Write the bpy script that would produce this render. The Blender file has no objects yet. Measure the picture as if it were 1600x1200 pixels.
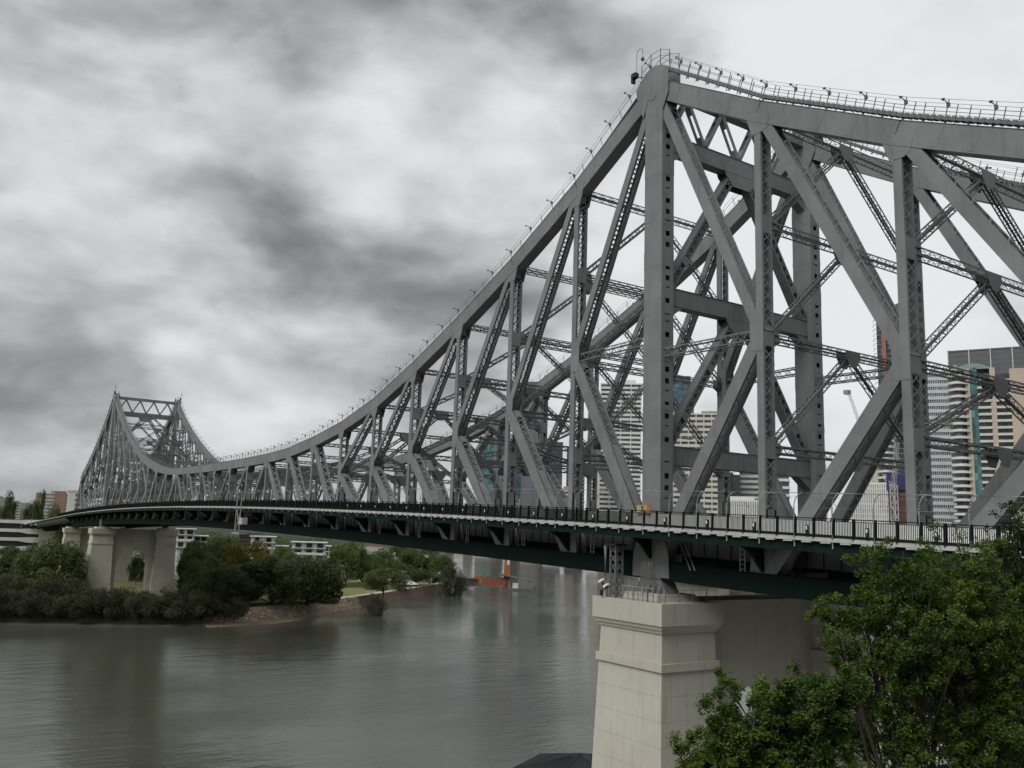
import bpy, math, random
import numpy as np
from mathutils import Matrix, Vector
R = math.radians
rng = np.random.default_rng(7)
random.seed(7)
scene = bpy.context.scene
COL = scene.collection

# ------------------------------------------------------------------ camera
CAM = np.array([-56.896, 52.789, 0.0])          # eye height is z = 0, the river lies at z = -32
YAW, PITCH, ROLL, FPX = -0.58532, 0.16452, 0.03394, 1360.64
FW = np.array([math.cos(PITCH)*math.cos(YAW), math.cos(PITCH)*math.sin(YAW), math.sin(PITCH)])
_r = np.cross(FW, [0, 0, 1]); _r /= np.linalg.norm(_r)
_u = np.cross(_r, FW)
RT = _r*math.cos(ROLL)+_u*math.sin(ROLL)
UP = -_r*math.sin(ROLL)+_u*math.cos(ROLL)
cam_d = bpy.data.cameras.new('camera'); cam = bpy.data.objects.new('camera', cam_d); COL.objects.link(cam)
M = Matrix.Identity(4)
for i in range(3):
    M[i][0] = RT[i]; M[i][1] = UP[i]; M[i][2] = -FW[i]; M[i][3] = CAM[i]
cam.matrix_world = M
cam_d.sensor_width = 36.0; cam_d.lens = FPX/1600*36.0
cam_d.clip_start = 0.1; cam_d.clip_end = 30000
scene.camera = cam

def ray(px, py):
    d = FW+RT*(px-800)/FPX-UP*(py-600)/FPX
    return d
def at_dist(px, py, D):                          # point on the sight line at horizontal distance D
    d = ray(px, py); return CAM+d*(D/math.hypot(d[0], d[1]))
def ground_at(px, D, z, py=860):
    p = at_dist(px, py, D); return np.array([p[0], p[1], z])

# ------------------------------------------------------------------ world and sun
SUN_EL, SUN_AZ = R(46), R(106)                     # direction towards the sun: azimuth from +x towards +y
world = bpy.data.worlds.new('World'); scene.world = world; world.use_nodes = True
nt = world.node_tree; N = nt.nodes; L = nt.links
N.clear()
out = N.new('ShaderNodeOutputWorld'); bg = N.new('ShaderNodeBackground'); bg.inputs['Strength'].default_value = 0.075
L.new(bg.outputs[0], out.inputs[0])
sky = N.new('ShaderNodeTexSky'); sky.sky_type = 'NISHITA'; sky.sun_disc = False
sky.sun_elevation = SUN_EL; sky.sun_rotation = math.pi/2-SUN_AZ
tc = N.new('ShaderNodeTexCoord')
def math_n(op, a, b=None, c=None, clamp=False):
    n = N.new('ShaderNodeMath'); n.operation = op; n.use_clamp = clamp
    for i, x in enumerate((a, b, c)):
        if x is None: continue
        if isinstance(x, (int, float)): n.inputs[i].default_value = x
        else: L.new(x, n.inputs[i])
    return n.outputs[0]
def vmath(op, a, b=None):
    n = N.new('ShaderNodeVectorMath'); n.operation = op
    for i, x in enumerate((a, b)):
        if x is None: continue
        if isinstance(x, (tuple, list, np.ndarray)): n.inputs[i].default_value = tuple(x)
        else: L.new(x, n.inputs[i])
    return n
sep = N.new('ShaderNodeSeparateXYZ'); L.new(tc.outputs['Generated'], sep.inputs[0])
zc = math_n('ADD', math_n('MAXIMUM', sep.outputs[2], 0.0), 0.10)
comb = N.new('ShaderNodeCombineXYZ')
L.new(math_n('DIVIDE', sep.outputs[0], zc), comb.inputs[0]); L.new(math_n('DIVIDE', sep.outputs[1], zc), comb.inputs[1])
def noise(vec, scale, detail, rough=0.55, dist=0.0):
    n = N.new('ShaderNodeTexNoise'); n.inputs['Scale'].default_value = scale; n.inputs['Detail'].default_value = detail
    n.inputs['Roughness'].default_value = rough; n.inputs['Distortion'].default_value = dist
    L.new(vec, n.inputs['Vector']); return n
mpw = N.new('ShaderNodeMapping'); mpw.inputs['Scale'].default_value = (1, 1, 2.2); L.new(tc.outputs['Generated'], mpw.inputs['Vector'])
n_warp = noise(mpw.outputs[0], 5.0, 8, 0.52, .0)
wv = vmath('SUBTRACT', n_warp.outputs['Color'], (0.5, 0.5, 0.5))
wv2 = vmath('SCALE', wv.outputs[0]); wv2.inputs['Scale'].default_value = 0.15
dvec = vmath('NORMALIZE', vmath('ADD', tc.outputs['Generated'], wv2.outputs[0]).outputs[0]).outputs[0]
# cloud masses seen in the photograph: (pixel x, pixel y, angular radius in degrees, brightness change)
CLOUDS = [(690, 225, 7, .42), (560, 215, 4.5, .22), (840, 270, 5.5, .26), (240, 250, 6, .18), (60, 330, 5, .08), (120, 200, 5, .06),
          (650, 385, 9, -.32), (730, 420, 5, -.18), (480, 350, 6.5, -.12), (400, 430, 5, -.08), (850, 70, 8, -.22), (640, 50, 7, -.12), (350, 110, 6, -.09), (980, 150, 5, -.10), (460, 150, 4, -.04),
          (70, 580, 4.5, -.20), (260, 590, 3, -.06), (60, 450, 3.5, -.08), (200, 400, 3, -.03), (420, 560, 6, .24), (240, 520, 3, .10), (250, 660, 4, .06), (60, 740, 8, -.08), (300, 470, 3, -.08),
          (1330, 60, 12, .26), (1560, 250, 12, .22), (1150, 580, 13, .30), (1250, 330, 9, .22)]
acc = None
for (px, py, rad, dv) in CLOUDS:
    if dv < 0: dv *= .8
    d = ray(px, py); d = d/np.linalg.norm(d)
    dt = vmath('DOT_PRODUCT', dvec, tuple(d)).outputs['Value']
    mr = N.new('ShaderNodeMapRange'); mr.interpolation_type = 'SMOOTHSTEP'
    mr.inputs['From Min'].default_value = math.cos(R(rad*1.5)); mr.inputs['From Max'].default_value = math.cos(R(rad*0.2))
    mr.inputs['To Min'].default_value = 0; mr.inputs['To Max'].default_value = dv
    L.new(dt, mr.inputs['Value'])
    acc = mr.outputs[0] if acc is None else math_n('ADD', acc, mr.outputs[0])
def cloud_field(dz):
    mp = N.new('ShaderNodeMapping'); mp.inputs['Scale'].default_value = (1, 1, 1.9); mp.inputs['Location'].default_value = (.7, .2, .4+dz)
    L.new(tc.outputs['Generated'], mp.inputs['Vector'])
    wn_ = noise(mp.outputs[0], 3.0, 4, .5); sub = vmath('SUBTRACT', wn_.outputs['Color'], (.5, .5, .5)); sc_ = vmath('SCALE', sub.outputs[0]); sc_.inputs['Scale'].default_value = .16
    ad_ = vmath('ADD', mp.outputs[0], sc_.outputs[0])
    return noise(ad_.outputs[0], 4.4, 10, .5), noise(ad_.outputs[0], 11.0, 8, .5)
def sstep(x, a, b, lo, hi):
    m_ = N.new('ShaderNodeMapRange'); m_.interpolation_type = 'SMOOTHSTEP'
    m_.inputs['From Min'].default_value = a; m_.inputs['From Max'].default_value = b; m_.inputs['To Min'].default_value = lo; m_.inputs['To Max'].default_value = hi
    L.new(x, m_.inputs['Value']); return m_.outputs[0]
A0, B0 = cloud_field(0.0); A1, B1 = cloud_field(0.045)                # the second field lies a little higher: cloud tops pale, bases dark
v = math_n('ADD', acc, 0.52)
v = math_n('ADD', v, sstep(A0.outputs['Fac'], .36, .62, -.08, .08))
v = math_n('ADD', v, sstep(B0.outputs['Fac'], .36, .64, -.04, .04))
v = math_n('ADD', v, math_n('MULTIPLY', math_n('SUBTRACT', A0.outputs['Fac'], A1.outputs['Fac']), 0.6))
v = math_n('ADD', v, math_n('MULTIPLY', math_n('SUBTRACT', B0.outputs['Fac'], B1.outputs['Fac']), 0.14))
sm = N.new('ShaderNodeMapRange'); sm.interpolation_type = 'SMOOTHSTEP'                      # thick cloud never gets black, thin cloud never burns out
sm.inputs['From Min'].default_value = -.02; sm.inputs['From Max'].default_value = 1.02; sm.inputs['To Min'].default_value = .19; sm.inputs['To Max'].default_value = .83
L.new(v, sm.inputs['Value']); v = sm.outputs[0]
tint = N.new('ShaderNodeValToRGB')
tint.color_ramp.elements[0].position = 0.15; tint.color_ramp.elements[0].color = (1.43, 1.52, 1.58, 1)
tint.color_ramp.elements[1].position = 0.85; tint.color_ramp.elements[1].color = (8.3, 8.55, 8.6, 1)
L.new(v, tint.inputs[0])
mixn = N.new('ShaderNodeMix'); mixn.data_type = 'RGBA'; mixn.inputs['Factor'].default_value = 0.96   # cloud cover
L.new(sky.outputs[0], mixn.inputs['A']); L.new(tint.outputs[0], mixn.inputs['B'])
L.new(mixn.outputs['Result'], bg.inputs['Color'])

sun_d = bpy.data.lights.new('sun', 'SUN'); sun_d.energy = 1.5; sun_d.angle = R(35); sun_d.color = (1.0, 0.985, 0.955)
sun = bpy.data.objects.new('sun', sun_d); COL.objects.link(sun)
sdir = Vector((math.cos(SUN_EL)*math.cos(SUN_AZ), math.cos(SUN_EL)*math.sin(SUN_AZ), math.sin(SUN_EL)))
sun.rotation_euler = sdir.to_track_quat('Z', 'Y').to_euler()

scene.view_settings.view_transform = 'Standard'; scene.view_settings.look = 'None'
scene.view_settings.exposure = 0.42; scene.view_settings.gamma = 1.0
scene.cycles.max_bounces = 5; scene.cycles.diffuse_bounces = 2; scene.cycles.glossy_bounces = 3
scene.cycles.transparent_max_bounces = 6; scene.cycles.use_denoising = True
scene.cycles.use_adaptive_sampling = True; scene.cycles.adaptive_threshold = 0.025

# ------------------------------------------------------------------ materials
def mat(name, col, rough=0.6, var=0.12, vscale=0.6, bump=0.0, bscale=8.0, metal=0.0, spec=0.5, streak=0.0, col2=None, c2scale=0.3, objrand=0.0, transl=0.0, stain=None):
    m = bpy.data.materials.new(name); m.use_nodes = True
    t = m.node_tree; n = t.nodes; l = t.links
    b = n['Principled BSDF']; b.inputs['Roughness'].default_value = rough; b.inputs['Metallic'].default_value = metal
    b.inputs['Specular IOR Level'].default_value = spec
    g = n.new('ShaderNodeNewGeometry')
    no = n.new('ShaderNodeTexNoise'); no.inputs['Scale'].default_value = vscale; no.inputs['Detail'].default_value = 7; no.inputs['Roughness'].default_value = .62
    l.new(g.outputs['Position'], no.inputs['Vector'])
    mr = n.new('ShaderNodeMapRange'); mr.inputs['From Min'].default_value = .3; mr.inputs['From Max'].default_value = .7
    mr.inputs['To Min'].default_value = 1-var; mr.inputs['To Max'].default_value = 1+var
    l.new(no.outputs['Fac'], mr.inputs['Value'])
    base = None
    if col2 is not None:
        nb = n.new('ShaderNodeTexNoise'); nb.inputs['Scale'].default_value = c2scale; nb.inputs['Detail'].default_value = 5
        l.new(g.outputs['Position'], nb.inputs['Vector'])
        r2 = n.new('ShaderNodeMapRange'); r2.inputs['From Min'].default_value = .4; r2.inputs['From Max'].default_value = .62
        l.new(nb.outputs['Fac'], r2.inputs['Value'])
        mx = n.new('ShaderNodeMix'); mx.data_type = 'RGBA'; mx.inputs['A'].default_value = (*col, 1); mx.inputs['B'].default_value = (*col2, 1)
        l.new(r2.outputs[0], mx.inputs['Factor']); base = mx.outputs['Result']
    fac = mr.outputs[0]
    if streak > 0:
        mp = n.new('ShaderNodeMapping'); mp.inputs['Scale'].default_value = (2.2, 2.2, 0.12)
        l.new(g.outputs['Position'], mp.inputs['Vector'])
        ns = n.new('ShaderNodeTexNoise'); ns.inputs['Scale'].default_value = 1.0; ns.inputs['Detail'].default_value = 5
        l.new(mp.outputs[0], ns.inputs['Vector'])
        r3 = n.new('ShaderNodeMapRange'); r3.inputs['From Min'].default_value = .5; r3.inputs['From Max'].default_value = .75
        r3.inputs['To Min'].default_value = 1; r3.inputs['To Max'].default_value = 1-streak
        l.new(ns.outputs['Fac'], r3.inputs['Value'])
        mm = n.new('ShaderNodeMath'); mm.operation = 'MULTIPLY'; l.new(fac, mm.inputs[0]); l.new(r3.outputs[0], mm.inputs[1]); fac = mm.outputs[0]
    if objrand > 0:
        oi = n.new('ShaderNodeObjectInfo')
        r4 = n.new('ShaderNodeMapRange'); r4.inputs['To Min'].default_value = 1-objrand; r4.inputs['To Max'].default_value = 1+objrand
        l.new(oi.outputs['Random'], r4.inputs['Value'])
        mm = n.new('ShaderNodeMath'); mm.operation = 'MULTIPLY'; l.new(fac, mm.inputs[0]); l.new(r4.outputs[0], mm.inputs[1]); fac = mm.outputs[0]
    sc = n.new('ShaderNodeVectorMath'); sc.operation = 'SCALE'
    if base is None: sc.inputs[0].default_value = col
    else: l.new(base, sc.inputs[0])
    l.new(fac, sc.inputs['Scale'])
    colour = sc.outputs[0]
    if stain is not None:                         # run-off stains: colour, amount, stretch
        mp = n.new('ShaderNodeMapping'); mp.inputs['Scale'].default_value = (.9, .9, stain[2])
        l.new(g.outputs['Position'], mp.inputs['Vector'])
        ns = n.new('ShaderNodeTexNoise'); ns.inputs['Scale'].default_value = 1.3; ns.inputs['Detail'].default_value = 8; ns.inputs['Roughness'].default_value = .65
        l.new(mp.outputs[0], ns.inputs['Vector'])
        r5 = n.new('ShaderNodeMapRange'); r5.inputs['From Min'].default_value = .56; r5.inputs['From Max'].default_value = .74; r5.inputs['To Max'].default_value = stain[1]
        l.new(ns.outputs['Fac'], r5.inputs['Value'])
        mx = n.new('ShaderNodeMix'); mx.data_type = 'RGBA'; l.new(colour, mx.inputs['A']); mx.inputs['B'].default_value = (*stain[0], 1)
        l.new(r5.outputs[0], mx.inputs['Factor']); colour = mx.outputs['Result']
    l.new(colour, b.inputs['Base Color'])
    if bump > 0:
        nb2 = n.new('ShaderNodeTexNoise'); nb2.inputs['Scale'].default_value = bscale; nb2.inputs['Detail'].default_value = 6
        l.new(g.outputs['Position'], nb2.inputs['Vector'])
        bp = n.new('ShaderNodeBump'); bp.inputs['Strength'].default_value = bump; bp.inputs['Distance'].default_value = 0.05
        l.new(nb2.outputs['Fac'], bp.inputs['Height']); l.new(bp.outputs[0], b.inputs['Normal'])
    if transl > 0:
        tr = n.new('ShaderNodeBsdfTranslucent'); l.new(sc.outputs[0], tr.inputs['Color'])
        ms = n.new('ShaderNodeMixShader'); ms.inputs[0].default_value = transl
        o = n['Material Output']; l.new(b.outputs[0], ms.inputs[1]); l.new(tr.outputs[0], ms.inputs[2]); l.new(ms.outputs[0], o.inputs[0])
    return m

MT = {}
MT['steel'] = mat('steel_paint', (.174, .179, .182), .55, .14, .5, .2, 9, streak=.18, col2=(.208, .213, .216), c2scale=.16, stain=((.13, .105, .085), .55, .16))
MT['steel_dark'] = mat('steel_lattice', (.150, .154, .156), .6, .18, .8, streak=.1)
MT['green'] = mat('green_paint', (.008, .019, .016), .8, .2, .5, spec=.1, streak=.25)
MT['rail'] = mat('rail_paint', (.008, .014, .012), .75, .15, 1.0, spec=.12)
MT['galv'] = mat('galvanised', (.34, .35, .34), .45, .12, 2.0, metal=.3)
MT['white'] = mat('white_paint', (.47, .47, .44), .7, .12, .8, streak=.3)
MT['concrete'] = mat('pier_concrete', (.50, .475, .41), .85, .07, .45, .25, 5, streak=.10, col2=(.45, .425, .36), c2scale=.22, stain=((.30, .24, .17), .5, .10))
MT['shade_grey'] = mat('web_plate_shade', (.06, .064, .063), .8, .2, .5, spec=.1, streak=.3)  # web plate grey darkened to hold the shade under the deck
MT['parapet'] = mat('parapet_white', (.78, .78, .76), .8, .05, .6)
MT['barrier'] = mat('barrier_concrete', (.42, .41, .385), .85, .12, .6, streak=.25)
MT['asphalt'] = mat('asphalt', (.05, .05, .05), .9, .1, 1)
MT['orange'] = mat('orange_sign', (.36, .15, .05), .6, .3, 3)
MT['black'] = mat('black_metal', (.015, .015, .016), .5, .1, 1)
MT['lampwhite'] = mat('lamp_white', (.75, .75, .74), .4, .05, 1)

# ------------------------------------------------------------------ mesh builder
QF = ((0, 3, 2, 1), (4, 5, 6, 7), (0, 1, 5, 4), (1, 2, 6, 5), (2, 3, 7, 6), (3, 0, 4, 7))
V3 = lambda *a: np.array(a, float)
def unit(v):
    return v/np.linalg.norm(v)
class MB:
    def __init__(s): s.v = []; s.f = []; s.n = 0
    def add(s, vs, fs):
        n = s.n
        s.v.append(np.asarray(vs, float).reshape(-1, 3)); s.f += [tuple(i+n for i in f) for f in fs]; s.n += len(s.v[-1])
    def beam(s, p0, p1, u, v, a, b):             # box from p0 to p1, half sizes a along u, b along v
        p0 = np.asarray(p0, float); p1 = np.asarray(p1, float); u = np.asarray(u, float)*a; v = np.asarray(v, float)*b
        if np.dot(np.cross(u, v), p1-p0) < 0: v = -v
        s.add([p0-u-v, p0+u-v, p0+u+v, p0-u+v, p1-u-v, p1+u-v, p1+u+v, p1-u+v], QF)
    def bar(s, p0, p1, w, t=None, up=(0, 0, 1)):
        p0 = np.asarray(p0, float); p1 = np.asarray(p1, float); t = t or w
        a = unit(p1-p0); up = np.asarray(up, float)
        if abs(np.dot(a, up)) > .98: up = V3(1, 0, 0) if abs(a[0]) < .9 else V3(0, 1, 0)
        u = unit(np.cross(a, up)); v = np.cross(u, a)
        s.beam(p0, p1, u, v, w/2, t/2)
    def box(s, x0, x1, y0, y1, z0, z1):
        s.add([(x0, y0, z0), (x1, y0, z0), (x1, y1, z0), (x0, y1, z0), (x0, y0, z1), (x1, y0, z1), (x1, y1, z1), (x0, y1, z1)], QF)
    def frustum(s, r0, r1, z0, z1):              # r = (x0,x1,y0,y1)
        s.add([(r0[0], r0[2], z0), (r0[1], r0[2], z0), (r0[1], r0[3], z0), (r0[0], r0[3], z0),
               (r1[0], r1[2], z1), (r1[1], r1[2], z1), (r1[1], r1[3], z1), (r1[0], r1[3], z1)], QF)
    def prism(s, pts, t):                         # polygon extruded along vector t
        pts = np.asarray(pts, float); t = np.asarray(t, float); k = len(pts)
        nrm = sum(np.cross(pts[i]-pts[0], pts[i+1]-pts[0]) for i in range(1, k-1))
        if np.dot(nrm, t) > 0: pts = pts[::-1]
        fs = [tuple(range(k)), tuple(range(2*k-1, k-1, -1))]+[((i+1) % k, i, k+i, k+(i+1) % k) for i in range(k)]
        s.add(np.vstack([pts, pts+t]), fs)
    def tube(s, pts, r, seg=6):
        pts = [np.asarray(p, float) for p in pts]; rs = r if hasattr(r, '__len__') else [r]*len(pts)
        vs = []; ref = None
        for i, p in enumerate(pts):
            a = unit((pts[min(i+1, len(pts)-1)]-pts[max(i-1, 0)]))
            if ref is None: ref = V3(0, 0, 1) if abs(a[2]) < .9 else V3(1, 0, 0)
            u = unit(np.cross(a, ref)); w = np.cross(a, u); ref = w
            ref = -np.cross(a, u) if False else np.cross(u, a)*-1
            for k in range(seg):
                an = 2*math.pi*k/seg; vs.append(p+rs[i]*(math.cos(an)*u+math.sin(an)*w))
        fs = []
        for i in range(len(pts)-1):
            for k in range(seg):
                a0 = i*seg+k; a1 = i*seg+(k+1) % seg; fs.append((a0, a1, a1+seg, a0+seg))
        fs += [tuple(range(seg-1, -1, -1)), tuple(range((len(pts)-1)*seg, len(pts)*seg))]
        s.add(vs, fs)
    def cone(s, c, r0, r1, z0, z1, seg=16):
        vs = [(c[0]+r*math.cos(2*math.pi*k/seg), c[1]+r*math.sin(2*math.pi*k/seg), z) for r, z in ((r0, z0), (r1, z1)) for k in range(seg)]
        s.add(vs, [(k, (k+1) % seg, seg+(k+1) % seg, seg+k) for k in range(seg)]+[tuple(range(seg-1, -1, -1)), tuple(range(seg, 2*seg))])
    def mesh(s, name, m):
        me = bpy.data.meshes.new(name)
        if s.n: me.from_pydata(np.concatenate(s.v).tolist(), [], s.f)
        me.materials.append(MT[m] if isinstance(m, str) else m); return me
    def build(s, name, m, parent=None, kind=None, smooth=False):
        me = s.mesh(name, m)
        if smooth: me.polygons.foreach_set('use_smooth', [True]*len(me.polygons))
        return link(name, me, parent, kind)
def link(name, me, parent=None, kind=None, loc=None):
    o = bpy.data.objects.new(name, me); COL.objects.link(o)
    if parent is not None: o.parent = parent
    if kind: o['kind'] = kind
    if loc is not None: o.location = loc
    return o
def tag(o, label, cat, group=None):
    o['label'] = label; o['category'] = cat
    if group: o['group'] = group
    return o
def thing(name, label, cat, loc=(0, 0, 0), rz=0.0, group=None):
    o = bpy.data.objects.new(name, None); COL.objects.link(o); o.location = loc; o.rotation_euler = (0, 0, rz)
    o.empty_display_size = .5
    return tag(o, label, cat, group)
def struct(o): o['kind'] = 'structure'; return o
YV = V3(0, 1, 0)

# ================================================================== THE SETTING
WATER, BANK = -32.0, -28.0
def water_mat():
    m = bpy.data.materials.new('river_water'); m.use_nodes = True
    t = m.node_tree; n = t.nodes; l = t.links; b = n['Principled BSDF']
    b.inputs['Base Color'].default_value = (.076, .081, .058, 1); b.inputs['Roughness'].default_value = .05
    b.inputs['IOR'].default_value = 1.33
    g = n.new('ShaderNodeNewGeometry')
    def nz(scale, detail, rot, st, rough=.6):
        mp = n.new('ShaderNodeMapping'); mp.inputs['Rotation'].default_value = (0, 0, rot); mp.inputs['Scale'].default_value = st
        l.new(g.outputs['Position'], mp.inputs['Vector'])
        k = n.new('ShaderNodeTexNoise'); k.inputs['Scale'].default_value = scale; k.inputs['Detail'].default_value = detail; k.inputs['Roughness'].default_value = rough
        l.new(mp.outputs[0], k.inputs['Vector']); return k.outputs['Fac']
    a = nz(1.3, 5, .6, (1, .45, 1), .65); c = nz(.28, 4, 1.0, (1, .4, 1)); p = nz(.022, 4, .4, (1, .45, 1))
    mr = n.new('ShaderNodeMapRange'); mr.inputs['From Min'].default_value = .38; mr.inputs['From Max'].default_value = .66
    mr.inputs['To Min'].default_value = .25; mr.inputs['To Max'].default_value = 1.0; l.new(p, mr.inputs['Value'])
    mm = n.new('ShaderNodeMath'); mm.operation = 'MULTIPLY'; l.new(a, mm.inputs[0]); l.new(mr.outputs[0], mm.inputs[1])
    ad = n.new('ShaderNodeMath'); ad.operation = 'MULTIPLY_ADD'; l.new(c, ad.inputs[0]); ad.inputs[1].default_value = 1.25; l.new(mm.outputs[0], ad.inputs[2])
    bp = n.new('ShaderNodeBump'); bp.inputs['Strength'].default_value = .45; bp.inputs['Distance'].default_value = .26
    l.new(ad.outputs[0], bp.inputs['Height']); l.new(bp.outputs[0], b.inputs['Normal'])
    return m
MT['water'] = water_mat()
mb = MB(); mb.add([(-9000, -9000, WATER), (9000, -9000, WATER), (9000, 9000, WATER), (-9000, 9000, WATER)], [(0, 1, 2, 3)])
struct(mb.build('river_water', 'water'))

# ================================================================== THE BRIDGE
P_MAIN, P_ANCH, SPAN = 11.7375, 12.1, 281.7
W_FAR = -21.11                                   # outer plate of the far truss (near one at y = 0)
DEP = 1.25                                       # depth of the truss members across the bridge
YC = (-DEP/2, W_FAR-DEP/2)
def xk(k): return k*P_ANCH if k < 0 else (k*P_MAIN if k <= 24 else SPAN+(k-24)*P_ANCH)
def zd(x): return 2.30-8.4e-5*(x-150)**2          # underside of the footpath slab
def zbot(k): return zd(xk(k))-3.5
TOPU = [43.2, 36.2, 30.75, 26.05, 21.9, 18.25, 15.75, 14.1, 12.95, 12.5, 12.35, 12.28, 12.25]
TOPA = [43.2, 35.3, 28.85, 23.2, 18.6, 14.4]
KM = [None, 17.2, 13.1, 11.0, 9.4, 8.2, 7.6]
KA = [None, 15.8, 12.0, 9.6, 8.0]
def ztop(k):
    if k > 12: k = 24-k
    return (TOPU[k] if k >= 0 else TOPA[-k])-(.95 if k else 1.6)
def zK(k):
    if k > 12: k = 24-k
    if k > 0: return KM[k] if k < len(KM) else None
    return KA[-k] if 0 < -k < len(KA) else None
bridge = thing('steel_bridge', 'long grey steel cantilever truss bridge spanning the river', 'bridge', (0, 0, 0))

def member(name, yc, a, b, w, lace=True, d=DEP, solid0=.9, solid1=.9, pitch=None, m='steel', trim=(0, 0), style='x'):
    """plate member in the truss plane from a to b (x, z): two plates, flange lips, lacing on the two other faces"""
    a = V3(a[0], yc, a[1]); b = V3(b[0], yc, b[1]); t = unit(b-a); a = a+t*trim[0]; b = b-t*trim[1]
    Ln = np.linalg.norm(b-a); n = V3(-t[2], 0, t[0]); mb = MB(); th = .022
    for s in (-1, 1):
        mb.beam(a+YV*s*(d/2-th), b+YV*s*(d/2-th), n, YV, w/2, th)
        for q in (-1, 1):
            mb.beam(a+YV*s*(d/2-.13)+n*q*(w/2-.015), b+YV*s*(d/2-.13)+n*q*(w/2-.015), n, YV, .015, .09)
    for q in (-1, 1):
        o = n*q*(w/2-.012)
        if solid0 > 0: mb.beam(a+o, a+t*min(solid0, Ln)+o, n, YV, .012, d/2-.05)
        if solid1 > 0: mb.beam(b-t*min(solid1, Ln)+o, b+o, n, YV, .012, d/2-.05)
    ob = mb.build(name, m, bridge)
    s0, s1 = solid0, Ln-solid1
    if lace and s1-s0 > .5:
        far = np.linalg.norm((a+b)/2-CAM); pitch = pitch or (.95 if far < 140 else 1.5)
        k = max(1, int(round((s1-s0)/pitch))); h = (s1-s0)/k; lb = MB(); hw = d/2-.06
        bw = .05 if far < 140 else .075
        for q in (-1, 1):
            o = n*q*(w/2+.006)
            for i in range(k):
                for sg in ((-1, 1) if style == 'x' else ((-1,) if i % 2 else (1,))):
                    p0 = a+t*(s0+i*h)+YV*hw*sg+o; p1 = a+t*(s0+(i+1)*h)-YV*hw*sg+o
                    ax = unit(p1-p0); oo = n*q*(.007 if sg > 0 else -.007)
                    lb.beam(p0+oo, p1+oo, np.cross(ax, n), n, bw, .006)
        lb.build('lacing', m, ob, 'stuff')
    return ob

def lattice(name, p0, p1, w, h, pitch=None, parent=None, m='steel_dark'):
    """strut of four corner angles with zigzag lacing on its faces"""
    p0 = np.asarray(p0, float); p1 = np.asarray(p1, float); t = unit(p1-p0); Ln = np.linalg.norm(p1-p0)
    up = V3(0, 0, 1) if abs(t[2]) < .9 else V3(1, 0, 0)
    u = unit(np.cross(t, up)); v = np.cross(u, t)
    mb = MB(); aw = min(.11, w*.2)
    for a in (-1, 1):
        for b in (-1, 1):
            c = u*a*w/2+v*b*h/2
            mb.beam(p0+c-u*a*aw/2, p1+c-u*a*aw/2, u, v, aw/2, .012)
            mb.beam(p0+c-v*b*aw/2, p1+c-v*b*aw/2, u, v, .012, aw/2)
    ob = mb.build(name, m, parent or bridge)
    far = np.linalg.norm((p0+p1)/2-CAM); pitch = pitch or (.62 if far < 110 else (.95 if far < 190 else 1.9))
    k = max(2, int(Ln/pitch)); hh = Ln/k; lb = MB(); bw = .032 if far < 110 else .05
    for face in range(4):
        oa, ob_ = ((v*h/2, u*w/2*.86), (-v*h/2, u*w/2*.86), (u*w/2, v*h/2*.86), (-u*w/2, v*h/2*.86))[face]
        nrm = v if face < 2 else u
        for i in range(k):
            sg = 1 if i % 2 else -1
            q0 = p0+t*i*hh+oa+ob_*sg; q1 = p0+t*(i+1)*hh+oa-ob_*sg
            lb.beam(q0, q1, unit(np.cross(q1-q0, nrm)), nrm, bw, .007)
    lb.build('lacing', m, ob, 'stuff')
    return ob
def solid_strut(name, p0, p1, w, h, m='steel'):
    mb = MB(); p0 = np.asarray(p0, float); p1 = np.asarray(p1, float); t = unit(p1-p0)
    up = V3(0, 0, 1) if abs(t[2]) < .9 else V3(1, 0, 0)
    u = unit(np.cross(t, up)); v = np.cross(u, t)
    mb.beam(p0, p1, u, v, w/2, h/2)
    for s in (-1, 1):                             # flange lips and stiffeners
        mb.beam(p0+v*s*h/2, p1+v*s*h/2, u, v, w/2+.07, .018)
    k = int(np.linalg.norm(p1-p0)/2.4)
    for i in range(1, k):
        c = p0+t*np.linalg.norm(p1-p0)*i/k
        mb.beam(c-t*.05, c+t*.05, u, v, w/2+.012, h/2-.03)
    return mb.build(name, m, bridge)
def gusset(yc, poly, name='gusset_plate', m='steel', off=.0):
    """pair of plates on both faces of a truss; poly in (x, z)"""
    for s in (-1, 1):
        mb = MB(); y = yc+s*(DEP/2+.004+off)
        mb.prism([(x, y, z) for x, z in poly], (0, s*.022, 0))
        mb.build(name, m, bridge)

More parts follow.
